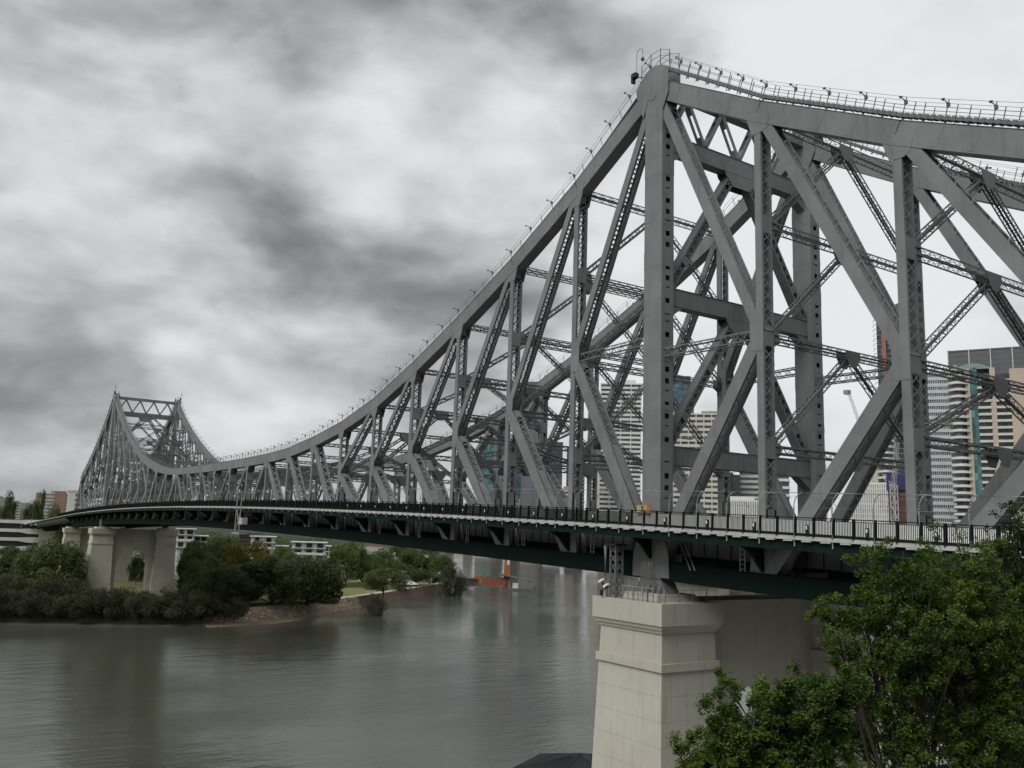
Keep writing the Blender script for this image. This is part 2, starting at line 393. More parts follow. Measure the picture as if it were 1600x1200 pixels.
KS = list(range(-5, 30))
for yc in YC:
    near = yc > -5
    # chords
    for k in range(-5, 29):
        a = (xk(k), ztop(k)); b = (xk(k+1), ztop(k+1))
        mb = MB(); A = V3(a[0], yc, a[1]); B = V3(b[0], yc, b[1]); t = unit(B-A); n = V3(-t[2], 0, t[0])
        A2 = A-t*.02; B2 = B+t*.02
        mb.beam(A2, B2, n, YV, .80, DEP/2-.02)
        for s in (-1, 1):
            mb.beam(A2+n*s*.86, B2+n*s*.86, n, YV, .018, DEP/2+.05)
            mb.beam(A2+YV*s*(DEP/2-.012), B2+YV*s*(DEP/2-.012), n, YV, .84, .014)
        for f in (.28, .55, .8):                  # splice plates
            c = A+(B-A)*(f+.03*math.sin(k*3+f*9))
            mb.beam(c-t*.4, c+t*.4, n, YV, .74, DEP/2+.016)
        mb.build('top_chord', 'steel', bridge)
    for k in range(-6, 30):
        A = V3(xk(k), yc, zbot(k)); B = V3(xk(k+1), yc, zbot(k+1)); t = unit(B-A); n = V3(-t[2], 0, t[0]); mb = MB()
        mb.beam(A, B+t*.01, n, YV, .72, DEP/2+.05)
        for s in (-1, 1):
            mb.beam(A+n*s*.74, B+n*s*.74, n, YV, .02, DEP/2+.13)
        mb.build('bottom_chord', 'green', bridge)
    # posts
    for k in KS:
        tower = k in (0, 24)
        if tower:
            x = xk(k); zt = ztop(k)+.3; zb = zbot(k); mb = MB()
            for s in (-1, 1):
                mb.box(x-1.15, x+1.15, yc+s*(DEP/2+.09)-.03, yc+s*(DEP/2+.09)+.03, zb, zt)
                for q in (-1, 1):
                    mb.box(x+q*1.13-.03, x+q*1.13+.03, yc+s*(DEP/2-.14)-.22, yc+s*(DEP/2-.14)+.2, zb, zt)
            for i in range(9):                    # cover plate laps
                z = zb+5+i*4.4
                mb.box(x-1.17, x+1.17, yc-DEP/2-.132, yc+DEP/2+.132, z, z+(1.6 if i % 2 else .5))
            po = mb.build('tower_post', 'steel', bridge)
            lb = MB()
            for q in (-1, 1):                     # side faces: battens with oval holes between
                for i in range(40):
                    z = zb+2+i*(zt-zb-3)/40
                    lb.box(x+q*1.12-.02, x+q*1.12+.02, yc-.34, yc+.34, z, z+(.58 if i % 3 else .95))
            lb.build('batten', 'steel', po, 'stuff')
        else:
            member('post', yc, (xk(k), zbot(k)), (xk(k), ztop(k)), .68 if abs(k-12) > 5 else .6, solid0=6.5 if 0 < k < 24 else 5.5, solid1=1.6, pitch=None)
    # webs
    def mir(k, half): return k if half == 0 else 24-k
    for half in (0, 1):
        for k in range(1, 7):
            K = mir(k, half); Km = mir(k-1, half)
            member('diagonal', yc, (xk(Km), ztop(Km)), (xk(K), zK(K)), .78 if k < 4 else .7, solid0=2.0, solid1=1.4, trim=(1.2 if k == 1 else .6, 0))
            Ln = math.hypot(xk(K)-xk(Km), zK(K)-zbot(Km))
            member('diagonal', yc, (xk(K), zK(K)), (xk(Km), zbot(Km)), 1.2 if k < 5 else 1.05, solid0=1.0, solid1=Ln*.52, trim=(.6, .4))
        for (ka, kb, w) in ((7, 6, 1.15), (8, 7, 1.1), (9, 8, 1.0), (9, 10, .75), (10, 11, .6), (11, 12, .5)):
            A, B = mir(ka, half), mir(kb, half)
            member('diagonal', yc, (xk(A), ztop(A)), (xk(B), zbot(B)), w, solid0=1.4, solid1=4.5 if ka < 10 and kb < ka else 1.5, trim=(.7, .4))
        for k in range(1, 5):
            K = mir(-k, half); Km = mir(-k+1, half)
            member('diagonal', yc, (xk(Km), ztop(Km)), (xk(K), zK(K)), .92, solid0=2.0, solid1=1.4, trim=(1.2 if k == 1 else .6, 0), style='z')
            member('diagonal', yc, (xk(K), zK(K)), (xk(Km), zbot(Km)), 1.12, solid0=1.0, solid1=4.0, trim=(.6, .4), style='z')
        A, B, C_ = mir(-5, half), mir(-4, half), mir(-6, half)
        member('diagonal', yc, (xk(A), ztop(A)), (xk(B), zbot(B)), .9, trim=(.7, .4))
        member('end_post', yc, (xk(A), ztop(A)), (xk(C_), zbot(C_)), 1.5, solid0=3, solid1=5)
    # gussets
    for k in KS:
        x = xk(k)
        sgn = 1 if k <= 12 else -1
        if k in (0, 24):
            g = [(-.99, 43.5), (-1.93, 42.7), (-1.94, 40.4), (-1.25, 39.0), (-.35, 40.7), (.1, 40.3), (.75, 40.6), (1.43, 39.0), (2.1, 40.3), (2.5, 42.2), (1.21, 43.4), (.33, 43.75)]
            gusset(yc, [(x+a*sgn, z) for a, z in g], off=.13)
            zb = zbot(k)
            gusset(yc, [(x-2.3, zb-.6), (x+2.3, zb-.6), (x+2.2, zb+1.3), (x+1.2, zb+4), (x-1.2, zb+4), (x-2.2, zb+1.3)], off=.135)
            continue
        zt = ztop(k); sl = (ztop(k+1)-ztop(k-1))/(xk(k+1)-xk(k-1)) if -5 < k < 29 else 0
        gusset(yc, [(x-1.25, zt-1.25*sl-.2), (x-1.0, zt-1.0*sl-1.15), (x-.55, zt-1.95), (x+.55, zt-1.95), (x+1.0, zt+1.0*sl-1.15), (x+1.25, zt+1.25*sl-.2)])
        if zK(k) is not None:
            z = zK(k); tw = 1 if k < 0 or 12 < k < 24 else -1    # the side on which the tower stands
            if k > 24: tw = -1
            gusset(yc, [(x-.36*tw, z+1.6), (x+.62*tw, z+1.75), (x+1.0*tw, z+1.1), (x+.95*tw, z-.9), (x+.75*tw, z-1.45), (x-.36*tw, z-1.45)])
        zb = zbot(k)
        gusset(yc, [(x-1.3, zb+.35), (x+1.3, zb+.35), (x+1.1, zb+1.7), (x+.6, zb+2.9), (x-.6, zb+2.9), (x-1.1, zb+1.7)])
    # longitudinal struts from the tower to the first K node
    for (ka, kb) in ((0, 1), (0, -1), (24, 23), (24, 25)):
        s = 1 if xk(kb) > xk(ka) else -1
        z = zK(kb)+.1
        lattice('longitudinal_strut', (xk(ka)+s*1.1, yc, z), (xk(kb)-s*.7, yc, z-.15), .9, .8)

# sway frames, top laterals
YA, YB = -DEP, W_FAR; YM = (YA+YB)/2
for k in range(-5, 30):
    if k in (0, 24): continue
    x = xk(k); zt = ztop(k)-.3; kk = zK(k); zdk = zd(x)
    levels = [zt]
    if kk is not None:
        if zt-kk > 11: levels.append((zt+kk)/2-.2)
        levels.append(kk-.3)
        if kk-zdk > 9: levels.append(max(zdk+6.6, 6.6))
    else:
        levels.append(zdk+6.3)
    big = 1.0 if zt-zdk > 16 else .85
    for i, z in enumerate(levels):
        if i+1 == len(levels) and zt-z < 2.2: continue
        lattice('sway_strut', (x, YA, z), (x, YB, z), .85*big, .62*big)
        for s in (-1, 1):
            mb = MB(); mb.prism([(x+s*.45*big, YM-1.0, z+.3), (x+s*.45*big, YM+1.0, z+.3), (x+s*.45*big, YM+.95, z-.35), (x+s*.45*big, YM+.4, z-1.1), (x+s*.45*big, YM-.4, z-1.1), (x+s*.45*big, YM-.95, z-.35)], (s*.02, 0, 0))
            mb.build('sway_gusset', 'steel_dark', bridge)
        if i+1 < len(levels):
            for yy, sg in ((YA, 1), (YB, -1)):
                lattice('sway_brace', (x, YM+.5*sg, z-.6), (x, yy-.1*sg, levels[i+1]+.45), .62*big, .55*big)
    for yc in YC:                                 # brackets where the struts meet the posts
        s = 1 if yc == YC[0] else -1
        for z in levels[1:]:
            mb = MB(); mb.box(x-.36, x+.36, yc-DEP/2+.02, yc+DEP/2-.02, z-.75, z+.75)
            mb.prism([(x-.3, yc-s*(DEP/2-.06), z-.8), (x-.3, yc-s*(DEP/2-.06), z+.8), (x-.3, yc-s*(DEP/2+.75), z+.35), (x-.3, yc-s*(DEP/2+.75), z-.35)], (.6, 0, 0))
            mb.build('strut_bracket', 'steel', bridge)
# tower portals
for k in (0, 24):
    x = xk(k); zt = 41.9
    solid_strut('portal_top_strut', (x, YA, zt), (x, YB, zt), .9, .9)
    Z1, Z2, Z3 = 36.3, 21.4, 6.9
    for z in (Z1, Z2, Z3): solid_strut('portal_strut', (x, YA-.02, z), (x, YB+.02, z), 1.0, 1.65)
    yy = np.linspace(YA-.4, YB+.4, 9)
    for i in range(8):                            # W bracing under the top strut
        za, zb_ = (Z1+.8, zt-.4) if i % 2 == 0 else (zt-.4, Z1+.8)
        member2 = MB()
        p0 = V3(x, yy[i], za); p1 = V3(x, yy[i+1], zb_); t = unit(p1-p0); n = np.cross(t, V3(1, 0, 0))
        for s in (-1, 1): member2.beam(p0+V3(s*.32, 0, 0), p1+V3(s*.32, 0, 0), n, V3(1, 0, 0), .2, .02)
        Ln = np.linalg.norm(p1-p0)
        for f0, f1 in ((.05, .3), (.75, .97)): member2.beam(p0+t*Ln*f0, p0+t*Ln*f1, n, V3(1, 0, 0), .19, .31)
        member2.build('portal_web', 'steel', bridge)
    for (za, zb_) in ((Z1-.8, Z2+.8), (Z2-.8, Z3+.8)):
        for ys, ye in ((YM+.9, YA-.3), (YM-.9, YB+.3)):
            p0 = V3(x, ys, za); p1 = V3(x, ye, zb_); t = unit(p1-p0); n = unit(np.cross(t, V3(1, 0, 0))); mb = MB(); Ln = np.linalg.norm(p1-p0)
            for s in (-1, 1):
                mb.beam(p0+n*s*.42, p1+n*s*.42, n, V3(1, 0, 0), .03, .5)
                mb.beam(p0+V3(s*.49, 0, 0)+n*.36, p1+V3(s*.49, 0, 0)+n*.36, n, V3(1, 0, 0), .09, .012)
                mb.beam(p0+V3(s*.49, 0, 0)-n*.36, p1+V3(s*.49, 0, 0)-n*.36, n, V3(1, 0, 0), .09, .012)
            ob = mb.build('portal_brace', 'steel', bridge); lb = MB(); q = int(Ln/.95)
            for s in (-1, 1):
                for i in range(q):
                    if i % 6 == 0:
                        lb.beam(p0+t*(i*Ln/q)+V3(s*.48, 0, 0), p0+t*((i+.8)*Ln/q)+V3(s*.48, 0, 0), n, V3(1, 0, 0), .42, .01); continue
                    for sg in (-1, 1):
                        q0 = p0+t*(i*Ln/q)+n*.4*sg+V3(s*(.5+.006*sg), 0, 0); q1 = p0+t*((i+1)*Ln/q)-n*.4*sg+V3(s*(.5+.006*sg), 0, 0)
                        lb.beam(q0, q1, unit(np.cross(q1-q0, V3(1, 0, 0))), V3(1, 0, 0), .045, .006)
            lb.build('lacing', 'steel', ob, 'stuff')
    for z in (Z1, Z2):
        for s in (-1, 1):
            mb = MB(); mb.prism([(x+s*.53, YM+a, z+b) for a, b in ((-2.4, -.5), (2.4, -.5), (2.2, -1.2), (1.2, -2.2), (-1.2, -2.2), (-2.2, -1.2))], (s*.02, 0, 0))
            mb.build('portal_gusset', 'steel', bridge)
    for yc in YC:
        s = 1 if yc == YC[0] else -1
        for z in (Z1, Z2, Z3):
            mb = MB(); y0 = yc-s*(DEP/2)
            mb.prism([(x-.5, y0, z-.82), (x-.5, y0-s*2.0, z-.82), (x-.5, y0, z-2.2)], (1.0, 0, 0)); mb.build('portal_knee', 'steel', bridge)

# ------------------------------------------------------------------ deck
def ribbon(name, y0, y1, dz0, dz1, m, x0=-110, x1=640, step=6.0, parent=None):
    """deck part that follows the curve of the roadway"""
    xs = np.arange(x0, x1+.1, step); vs = []; fs = []
    for x in xs:
        z = zd(x) if x < 360 else zd(360)+(x-360)*(-.0355)
        vs += [(x, y0, z+dz0), (x, y1, z+dz0), (x, y1, z+dz1), (x, y0, z+dz1)]
    for i in range(len(xs)-1):
        for q in range(4):
            a = i*4+q; b = i*4+(q+1) % 4; fs.append((a, a+4, b+4, b))
    fs += [(3, 2, 1, 0), tuple(len(vs)-4+q for q in range(4))]
    mb = MB(); mb.add(vs, fs[::1]); return mb.build(name, m, parent or bridge)
YR, YR2 = 3.8, -26.2
ribbon('road_slab', -21.0, -1.4, .10, .45, 'asphalt')
ribbon('footpath_slab', -.02, YR-.03, .02, .22, 'barrier')
ribbon('footpath_slab', YR2+.03, -22.5, .02, .22, 'barrier')
ribbon('edge_strip', YR-.03, YR+.06, -.02, .11, 'white')
ribbon('edge_strip', YR2-.06, YR2+.03, -.02, .16, 'white')
ribbon('fascia_beam', YR-.32, YR-.2, -.75, .015, 'green')
ribbon('fascia_beam', YR2+.2, YR2+.32, -.75, .015, 'green')
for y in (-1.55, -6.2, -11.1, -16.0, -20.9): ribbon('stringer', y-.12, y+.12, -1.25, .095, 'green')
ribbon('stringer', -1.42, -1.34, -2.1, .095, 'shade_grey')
sb = MB()
for x in np.arange(-60, 150, 1.45):
    sb.box(x-.03, x+.03, -1.335, -1.26, zd(x)-2.05, zd(x)+.05)
sb.build('web_stiffener', 'green', bridge, 'stuff')
# white tabs under the edge strip
tb = MB(); tb.box(-.38, .38, YR-.3, YR+.05, -.13, -.03); tme = tb.mesh('slab_tab', 'white')
for x in np.arange(-40, 150, 1.5): link('slab_tab', tme, bridge, loc=(x, 0, zd(x)))
for k in range(-6, 31):                           # floor beams with their shaped brackets
    x = xk(k); z = zd(x); mb = MB()
    mb.box(x-.22, x+.22, -20.5, -1.8, z-2.6, z-.6)
    mb.box(x-.3, x+.3, -20.5, -1.8, z-2.7, z-2.6)
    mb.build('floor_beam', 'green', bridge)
    for s, y0, ye in ((1, .02, YR-.35), (-1, W_FAR-DEP-.02, YR2+.35)):
        mb = MB()
        mb.prism([(x-.16, y0, z-2.7), (x-.16, y0, z-.02), (x-.16, ye, z-.02), (x-.16, ye, z-.5), (x-.16, y0+(ye-y0)*.7, z-.75), (x-.16, y0+(ye-y0)*.35, z-1.4), (x-.16, y0+(ye-y0)*.15, z-2.2)], (.32, 0, 0))
        mb.build('footpath_bracket', 'green', bridge)
mb = MB()
for k in range(-6, 30):                           # bottom laterals
    for ya, yb in ((-1.5, -20.5), (-20.5, -1.5)):
        mb.bar((xk(k), ya, zbot(k)-.2+.02*(ya > -5)), (xk(k+1), yb, zbot(k+1)-.2+.02*(ya > -5)), .4, .3)
mb.build('bottom_lateral', 'green', bridge, 'stuff')
# concrete barrier between road and footpath
ribbon('concrete_barrier', .5, .72, .22, 1.35, 'parapet', -110, 2, 4.0)
ribbon('concrete_barrier', -21.0, -20.8, .45, 1.35, 'barrier', -110, 640, 6.0)
ribbon('concrete_barrier', -1.6, -1.4, .45, 1.3, 'barrier', 2, 640, 6.0)
# footpath railing: one bay = top rail, bottom rail, post and bars
BAY = 1.5
def bay_mesh(nb):
    mb = MB()
    mb.box(0, BAY, -.05, .05, 1.36, 1.42); mb.box(0, BAY, -.03, .03, 1.22, 1.26); mb.box(0, BAY, -.03, .03, .30, .36); mb.box(0, BAY, -.04, .04, .17, .30)
    mb.box(-.07, .07, -.09, .09, .0, 1.44)
    for i in range(1, nb):
        x = BAY*i/nb; mb.box(x-.018, x+.018, -.022, .022, .36, 1.22)
    return mb.mesh('railing_panel', 'rail')
bay = bay_mesh(13)
hm = MB(); hp = [(0, .08, -.55), (0, .08, 2.0)]+[(0, .08-.95*(1-math.cos(a)), 2.0+1.05*math.sin(a)) for a in np.linspace(.15, 1.45, 7)]
hm.tube(hp, .055, 7); hme = hm.mesh('fence_hoop', 'galv')
lm = MB(); lm.box(-.07, .07, -.06, .1, .1, .92); lme = lm.mesh('path_light_post', 'black')
lm = MB(); lm.box(-.055, .055, .1, .13, .62, .86); lme2 = lm.mesh('light_lens', 'lampwhite')
i = 0
for x in np.arange(-75, 372, BAY):
    z = zd(x); th = math.atan(-(zd(x+BAY)-zd(x))/BAY)
    o = link('railing_panel', bay, bridge, loc=(x, YR-.12, z+.08)); o.rotation_euler = (0, th, 0)
    if i % 2 == 0 and x < 300: link('fence_hoop', hme, bridge, loc=(x, YR-.12, z+.1))
    if i % 3 == 1 and x < 60:
        o = link('path_light', lme, bridge, loc=(x+.55, YR-.2, z+.1)); link('light_lens', lme2, o)
    i += 1
def wire(name, y, dz, r, m, x0, x1, step=6.0):
    xs = np.arange(x0, x1+.1, step); mb = MB(); mb.tube([(x, y, zd(x)+dz) for x in xs], r, 5); return mb.build(name, m, bridge)
wire('fence_rail', YR-.88, 3.15, .035, 'galv', -75, 300)
wire('fence_wire', YR-.06, 2.15, .012, 'galv', -75, 150)
wire('fence_wire', YR-.4, 2.85, .010, 'galv', -75, 150)
# far side railing and hoops, seen between the posts
fb = MB()
for x in np.arange(-75, 372, 3.0):
    z = zd(x)+.08; fb.box(x-.05, x+.05, YR2+.05, YR2+.2, z, z+1.4); fb.box(x, x+3, YR2+.1, YR2+.15, z+1.34, z+1.4)
    for q in range(1, 12): fb.box(x+q*.25-.015, x+q*.25+.015, YR2+.11, YR2+.14, z+.2, z+1.34)
fb.build('far_railing', 'rail', bridge, 'stuff')
hm = MB(); hm.tube([(0, -.08, 0), (0, -.08, 2.0)]+[(0, -.08+.95*(1-math.cos(a)), 2.0+1.05*math.sin(a)) for a in np.linspace(.15, 1.45, 7)], .042, 6); hme3 = hm.mesh('fence_hoop', 'galv')
for x in np.arange(-60, 150, 6.0): link('fence_hoop', hme3, bridge, loc=(x, YR2+.12, zd(x)+.1))

# ------------------------------------------------------------------ climb walkway on the top chords: railing bays and lamps
lampm = MB(); lampm.bar((0, 0, 0), (0, .42, .10), .05); lampm.cone((0, .6), .07, .13, .03, .14, 8); lampm.box(-.09, .09, -.1, .08, -.2, .06)
lamp_me = lampm.mesh('walkway_lamp', 'steel_dark')
for yc in YC:
    for k in range(-5, 29):
        A = V3(xk(k), yc, ztop(k)); B = V3(xk(k+1), yc, ztop(k+1))
        if k == -1: B = B+V3(0, 0, .9)
        if k == 0: A = A+V3(0, 0, .9)
        if k == 23: B = B+V3(0, 0, .9)
        if k == 24: A = A+V3(0, 0, .9)
        t = unit(B-A); n = V3(-t[2], 0, t[0]); nn = unit(n*.6+V3(0, 0, .4)); A = A+n*.87; B = B+n*.87; Ln = np.linalg.norm(B-A)
        anch = k < 0 or k >= 24; hgt = 1.6 if anch else 1.15; q = 2*int(round(Ln/(3.2 if anch else 3.8))); mb = MB()
        for s in (-1, 1):
            y = V3(0, s*.55, 0)
            for i in range(q):
                p = A+t*Ln*i/q+y; h = hgt*(1 if i % 2 == 0 else .8)
                mb.bar(p, p+nn*h, .05)
            for f in ((1.0, .62) if not anch else (1.0, .66, .36)):
                mb.bar(A+y+nn*hgt*f, B+y+nn*hgt*f, .022 if f != .62 and f != .66 else .035)
        mb.build('walkway_railing', 'steel_dark', bridge)
        mb = MB()
        if anch:                                  # corrugated tread plates, raised beside the chord on the anchor arm
            st = int(Ln/.5); so = 1 if yc == YC[0] else -1; y = V3(0, so*.42, 0)
            for i in range(st):
                p = A+t*Ln*i/st+y+n*.34; mb.beam(p, p+t*(Ln/st*.55), n, YV, .15, .3)
            mb.beam(A+n*.32+y, B+n*.32+y, n, YV, .10, .28)
            for i in range(q): p = A+t*Ln*i/q+y; mb.bar(p, p+n*.3, .07)
        else:
            mb.beam(A, B, n, YV, .03, .42)
        mb.build('walkway_tread', 'steel_dark', bridge)
        for i in range(0, q, 2):
            s = 1 if yc == YC[0] else -1
            p = A+t*Ln*i/q+V3(0, s*.55, 0)+nn*hgt*.82
            o = link('walkway_lamp', lamp_me, bridge, loc=tuple(p)); o.rotation_euler = (0, 0, 0 if s > 0 else math.pi)
# swan-neck mast lamp with camera boxes at the tower tops
for k, yc in ((0, YC[0]), (24, YC[0]), (24, YC[1])):
    s = 1 if yc == YC[0] else -1
    x = xk(k)+(1.9 if k == 0 else -1.5); y = yc+s*.9; z = 43.6; mb = MB()
    mb.tube([(x-.9, yc+s*.5, z-.5), (x+.5, y, z)], .07, 6)
    mb.box(x+.35, x+.95, y-.25, y+.25, z-.05, z+.4); mb.box(x+.75, x+1.0, y-.2, y+.2, z-.5, z)
    pm = mb.build('mast_bracket', 'black', bridge); mb = MB()
    mb.tube([(x+.4, y, z+.3), (x+.4, y, z+2.3)]+[(x+.4-.42*(1-math.cos(a)), y, z+2.3+.42*math.sin(a)) for a in np.linspace(.3, 3.1, 8)]+[(x-.44, y, z+1.9)], .04, 6)
    mb.cone((x-.44, y), .2, .07, z+1.45, z+1.75, 10); mb.cone((x-.44, y), .03, .2, z+1.2, z+1.45, 10)
    mb.build('mast_lamp', 'steel_dark', pm)
# apex platform rail
mb = MB()
pts = [(1.9, 43.3), (.6, 44.0), (-.7, 44.0), (-1.9, 43.4)]
for s in (-1, 1):
    for j, (a, z) in enumerate(pts):
        p = V3(a, YC[0]+s*.6, z-.1); mb.bar(p, p+V3(0, 0, 1.35), .06)
        if j:
            a0, z0 = pts[j-1]
            for f in (.7, 1.3): mb.bar((a0, YC[0]+s*.6, z0+f-.1), (a, YC[0]+s*.6, z+f-.1), .035)
mb.build('apex_railing', 'steel_dark', bridge)
# ladders
def ladder(p0, p1, wv, name='ladder', m='galv', parent=None):
    mb = MB(); p0 = V3(*p0); p1 = V3(*p1); wv = V3(*wv)
    for s in (-1, 1): mb.bar(p0+wv*s, p1+wv*s, .05)
    k = int(np.linalg.norm(p1-p0)/.33)
    for i in range(k): c = p0+(p1-p0)*(i+.5)/k; mb.bar(c-wv, c+wv, .03)
    return mb.build(name, m, parent or bridge)
for x in (-10.8, 7.2, 18.5, 29.8, 41.5, 53.0): ladder((x, .75, zbot(round(x/12))+.8), (x, .75, zd(x)-.2), (.24, 0, 0))
ladder((-9.5, -4.5, 14.0), (-9.2, -4.5, 20.5), (.25, 0, 0))
mb = MB()
for s in (0, 1): mb.tube([(-4.2-s*.5, 1.0, zd(-5)-.6), (-5.6-s*.5, 1.0, zd(-5)-3.1)], .05, 5)
mb.build('stair_handrail', 'galv', bridge)
# orange sign boards on the footpath by the tower
mb = MB(); mb.box(-.7, -.3, .84, .9, zd(0)+1.2, zd(0)+2.1); sg = mb.build('sign_board', 'orange', bridge)
MT['sign_tan'] = mat('sign_tan', (.42, .30, .16), .6, .2, 3)
mb = MB(); mb.box(-.28, 1.0, .845, .89, zd(0)+1.25, zd(0)+2.0); s2 = mb.build('sign_board', 'sign_tan', bridge)
mb = MB(); mb.prism([(.25, .893, zd(0)+1.95), (.45, .893, zd(0)+1.9), (.3, .893, zd(0)+1.65), (.5, .893, zd(0)+1.5), (.4, .893, zd(0)+1.3), (.2, .893, zd(0)+1.55)], (0, .006, 0)); mb.build('sign_mark', 'black', s2)
# lamp arms over the road
for k in (-2, 0, 2):
    x = xk(k); z = zd(x)+8.0; mb = MB(); mb.tube([(x-.4, -1.3, z), (x-.4, -3.5, z+.15)], .05, 5); mb.box(x-.55, x-.25, -4.4, -3.4, z+.08, z+.26); mb.build('road_lamp', 'galv', bridge)

# ================================================================== PIERS
def pier(name, label, x, ztopc, zbase, xh=4.35, yh=3.55, courses=True, arch=True):
    t = thing(name, label, 'bridge pier', (x, 0, zbase))
    yca, ycb = YC[0], YC[1]
    def rect(c, a, b): return (-a, a, c-b, c+b)
    zb = 0; H = ztopc-zbase
    for c in (yca, ycb):
        mb = MB(); mb.frustum(rect(c, xh, yh), rect(c, xh, yh), H-1.75, H); ob = mb.build('cap', 'concrete', t)
        mb = MB(); mb.frustum(rect(c, xh-.22, yh-.22), rect(c, xh-.12, yh-.12), H-2.1, H-1.76); mb.build('cornice', 'concrete', t)
        mb = MB(); mb.frustum(rect(c, xh-.42, yh-.42), rect(c, xh-.34, yh-.34), H-2.4, H-2.11); mb.build('cornice', 'concrete', t)
        def r_at(z): e = (H-2.4-z)*.036; return xh-.55+e, yh-.55+e
        a0, b0 = r_at(H-4.7); a1, b1 = r_at(H-2.41)
        mb = MB(); mb.frustum(rect(c, a0, b0), rect(c, a1, b1), H-4.7, H-2.41); mb.build('frieze', 'concrete', t)
        mb = MB(); mb.frustum(rect(c, a0+.22, b0+.22), rect(c, a0+.22, b0+.22), H-5.35, H-4.71); mb.build('band', 'concrete', t)
        z = H-5.36; first = True
        while z > 0:
            z1 = max(z-1.9, -1.5 if z < 2.2 else z-1.9)
            a0, b0 = r_at(z1+.02); a1, b1 = r_at(z)
            mb = MB(); mb.frustum(rect(c, a0, b0), rect(c, a1, b1), z1+.02, z)
            e = .03; mb.frustum(rect(c, a0-e, b0-e), rect(c, a0-e, b0-e), z1-.01, z1+.021)
            mb.build('course', 'concrete', t); z = z1
        mb = MB(); mb.frustum(rect(c, 2.6, 2.4), rect(c, 2.4, 2.2), H+.01, H+.55); mb.build('bearing_plinth', 'concrete', t)
    # wall with the arched opening
    y0, y1 = yca-yh+.6, ycb+yh-.6; ym = (y0+y1)/2; wa = 5.2; zs = H-12.5; th = xh-2.3
    prof = [(y0, -1.5), (y0, H-.02), (y1, H-.02), (y1, -1.5), (ym-wa, -1.5), (ym-wa, zs)]
    prof += [(ym-wa*math.cos(a), zs+wa*math.sin(a)) for a in np.linspace(.13, math.pi-.13, 22)]+[(ym+wa, zs), (ym+wa, -1.5)]
    vs = []; fs = []; mb = MB()
    # front and back as strips between the arch and the outer edge
    def strip(xx):
        arc = [(ym+wa, -1.5), (ym+wa, zs)]+[(ym+wa*math.cos(a), zs+wa*math.sin(a)) for a in np.linspace(.13, math.pi-.13, 22)]+[(ym-wa, zs), (ym-wa, -1.5)]
        outer = []
        for (yy, zz) in arc: outer.append((y0 if yy > ym+wa*.75 else (y1 if yy < ym-wa*.75 else yy), zz if abs(yy-ym) > wa*.75 else H-.02))
        # make corners exact
        return arc, outer
    arc, outer = strip(0)
    k = len(arc)
    for i in range(k-1):
        oa, ob = outer[i], outer[i+1]
        poly = [arc[i], arc[i+1], ob, oa]
        if (oa[0] == y0) != (ob[0] == y0): poly = [arc[i], arc[i+1], ob, (y0, H-.02), oa]
        elif (oa[0] == y1) != (ob[0] == y1): poly = [arc[i], arc[i+1], ob, (y1, H-.02), oa]
        mb.add([(-th, a, z) for a, z in poly]+[(th, a, z) for a, z in poly], [tuple(range(len(poly)-1, -1, -1)), tuple(range(len(poly), 2*len(poly)))])
        mb.add([(-th, *arc[i]), (-th, *arc[i+1]), (th, *arc[i+1]), (th, *arc[i])], [(0, 1, 2, 3)])
    mb.add([(-th, y0, H-.02), (-th, y1, H-.02), (th, y1, H-.02), (th, y0, H-.02)], [(0, 3, 2, 1)])
    mb.build('arch_wall', 'concrete', t)
    mb = MB(); mb.box(-th-.12, th+.12, y1, y0, H-2.2, H-.03); mb.build('wall_cap', 'concrete', t)
    return t
PTOP = -5.55
pier('bridge_pier', 'tall cream concrete pier with arch carrying the near bridge tower', 0, PTOP, -29)
pier('bridge_pier', 'cream concrete pier with arched opening under the far bridge tower', SPAN, -4.75, BANK, yh=3.8)
pier('bridge_pier', 'smaller cream pier further left, behind the far tower pier', xk(30), -5.9, BANK, xh=3.2, yh=3.4)

# bearings, access tower and lights on the near pier cap
def shoe(x, yc):
    mb = MB(); zb = zbot(round(x/11.7))
    mb.prism([(x-2.0, yc-.75, PTOP+.5), (x+2.0, yc-.75, PTOP+.5), (x+1.0, yc-.75, zb-.3), (x-1.0, yc-.75, zb-.3)], (0, 1.5, 0))
    for q in (-1.4, -.7, 0, .7, 1.4): mb.prism([(x+q-.06, yc+1.3, PTOP+.5), (x+q-.06, yc+.7, PTOP+.5), (x+q-.06, yc+.7, PTOP+1.4)], (.12, 0, 0))
    return mb.build('bearing_shoe', 'steel', bridge)
for yc in YC: shoe(0, yc)
for yc in YC:
    mb = MB(); mb.prism([(SPAN-2.0, yc-.75, -4.2), (SPAN+2.0, yc-.75, -4.2), (SPAN+1.0, yc-.75, zbot(24)-.3), (SPAN-1.0, yc-.75, zbot(24)-.3)], (0, 1.5, 0)); mb.build('bearing_shoe', 'steel', bridge)
    mb = MB(); mb.box(xk(30)-.5, xk(30)+.5, yc-.5, yc+.5, -5.4, zbot(30)-.4); mb.build('bearing_shoe', 'steel', bridge)
t = thing('access_tower', 'slender lattice access tower with light grey column on the near pier cap', 'access tower', (2.2, 2.35, PTOP))
mb = MB(); mb.tube([(.75, .35, 0), (.75, .35, 4.4)], .16, 10); mb.cone((.75, .35), .34, .34, 0, .06, 10); mb.build('column', 'galv', t)
for i, (a, b) in enumerate(((.15, .3), (-.55, .3), (.15, -.5), (-.55, -.5))):
    mb = MB(); mb.box(a-.05, a+.05, b-.05, b+.05, 0, 4.5); mb.build('leg', 'steel_dark', t)
mb = MB()
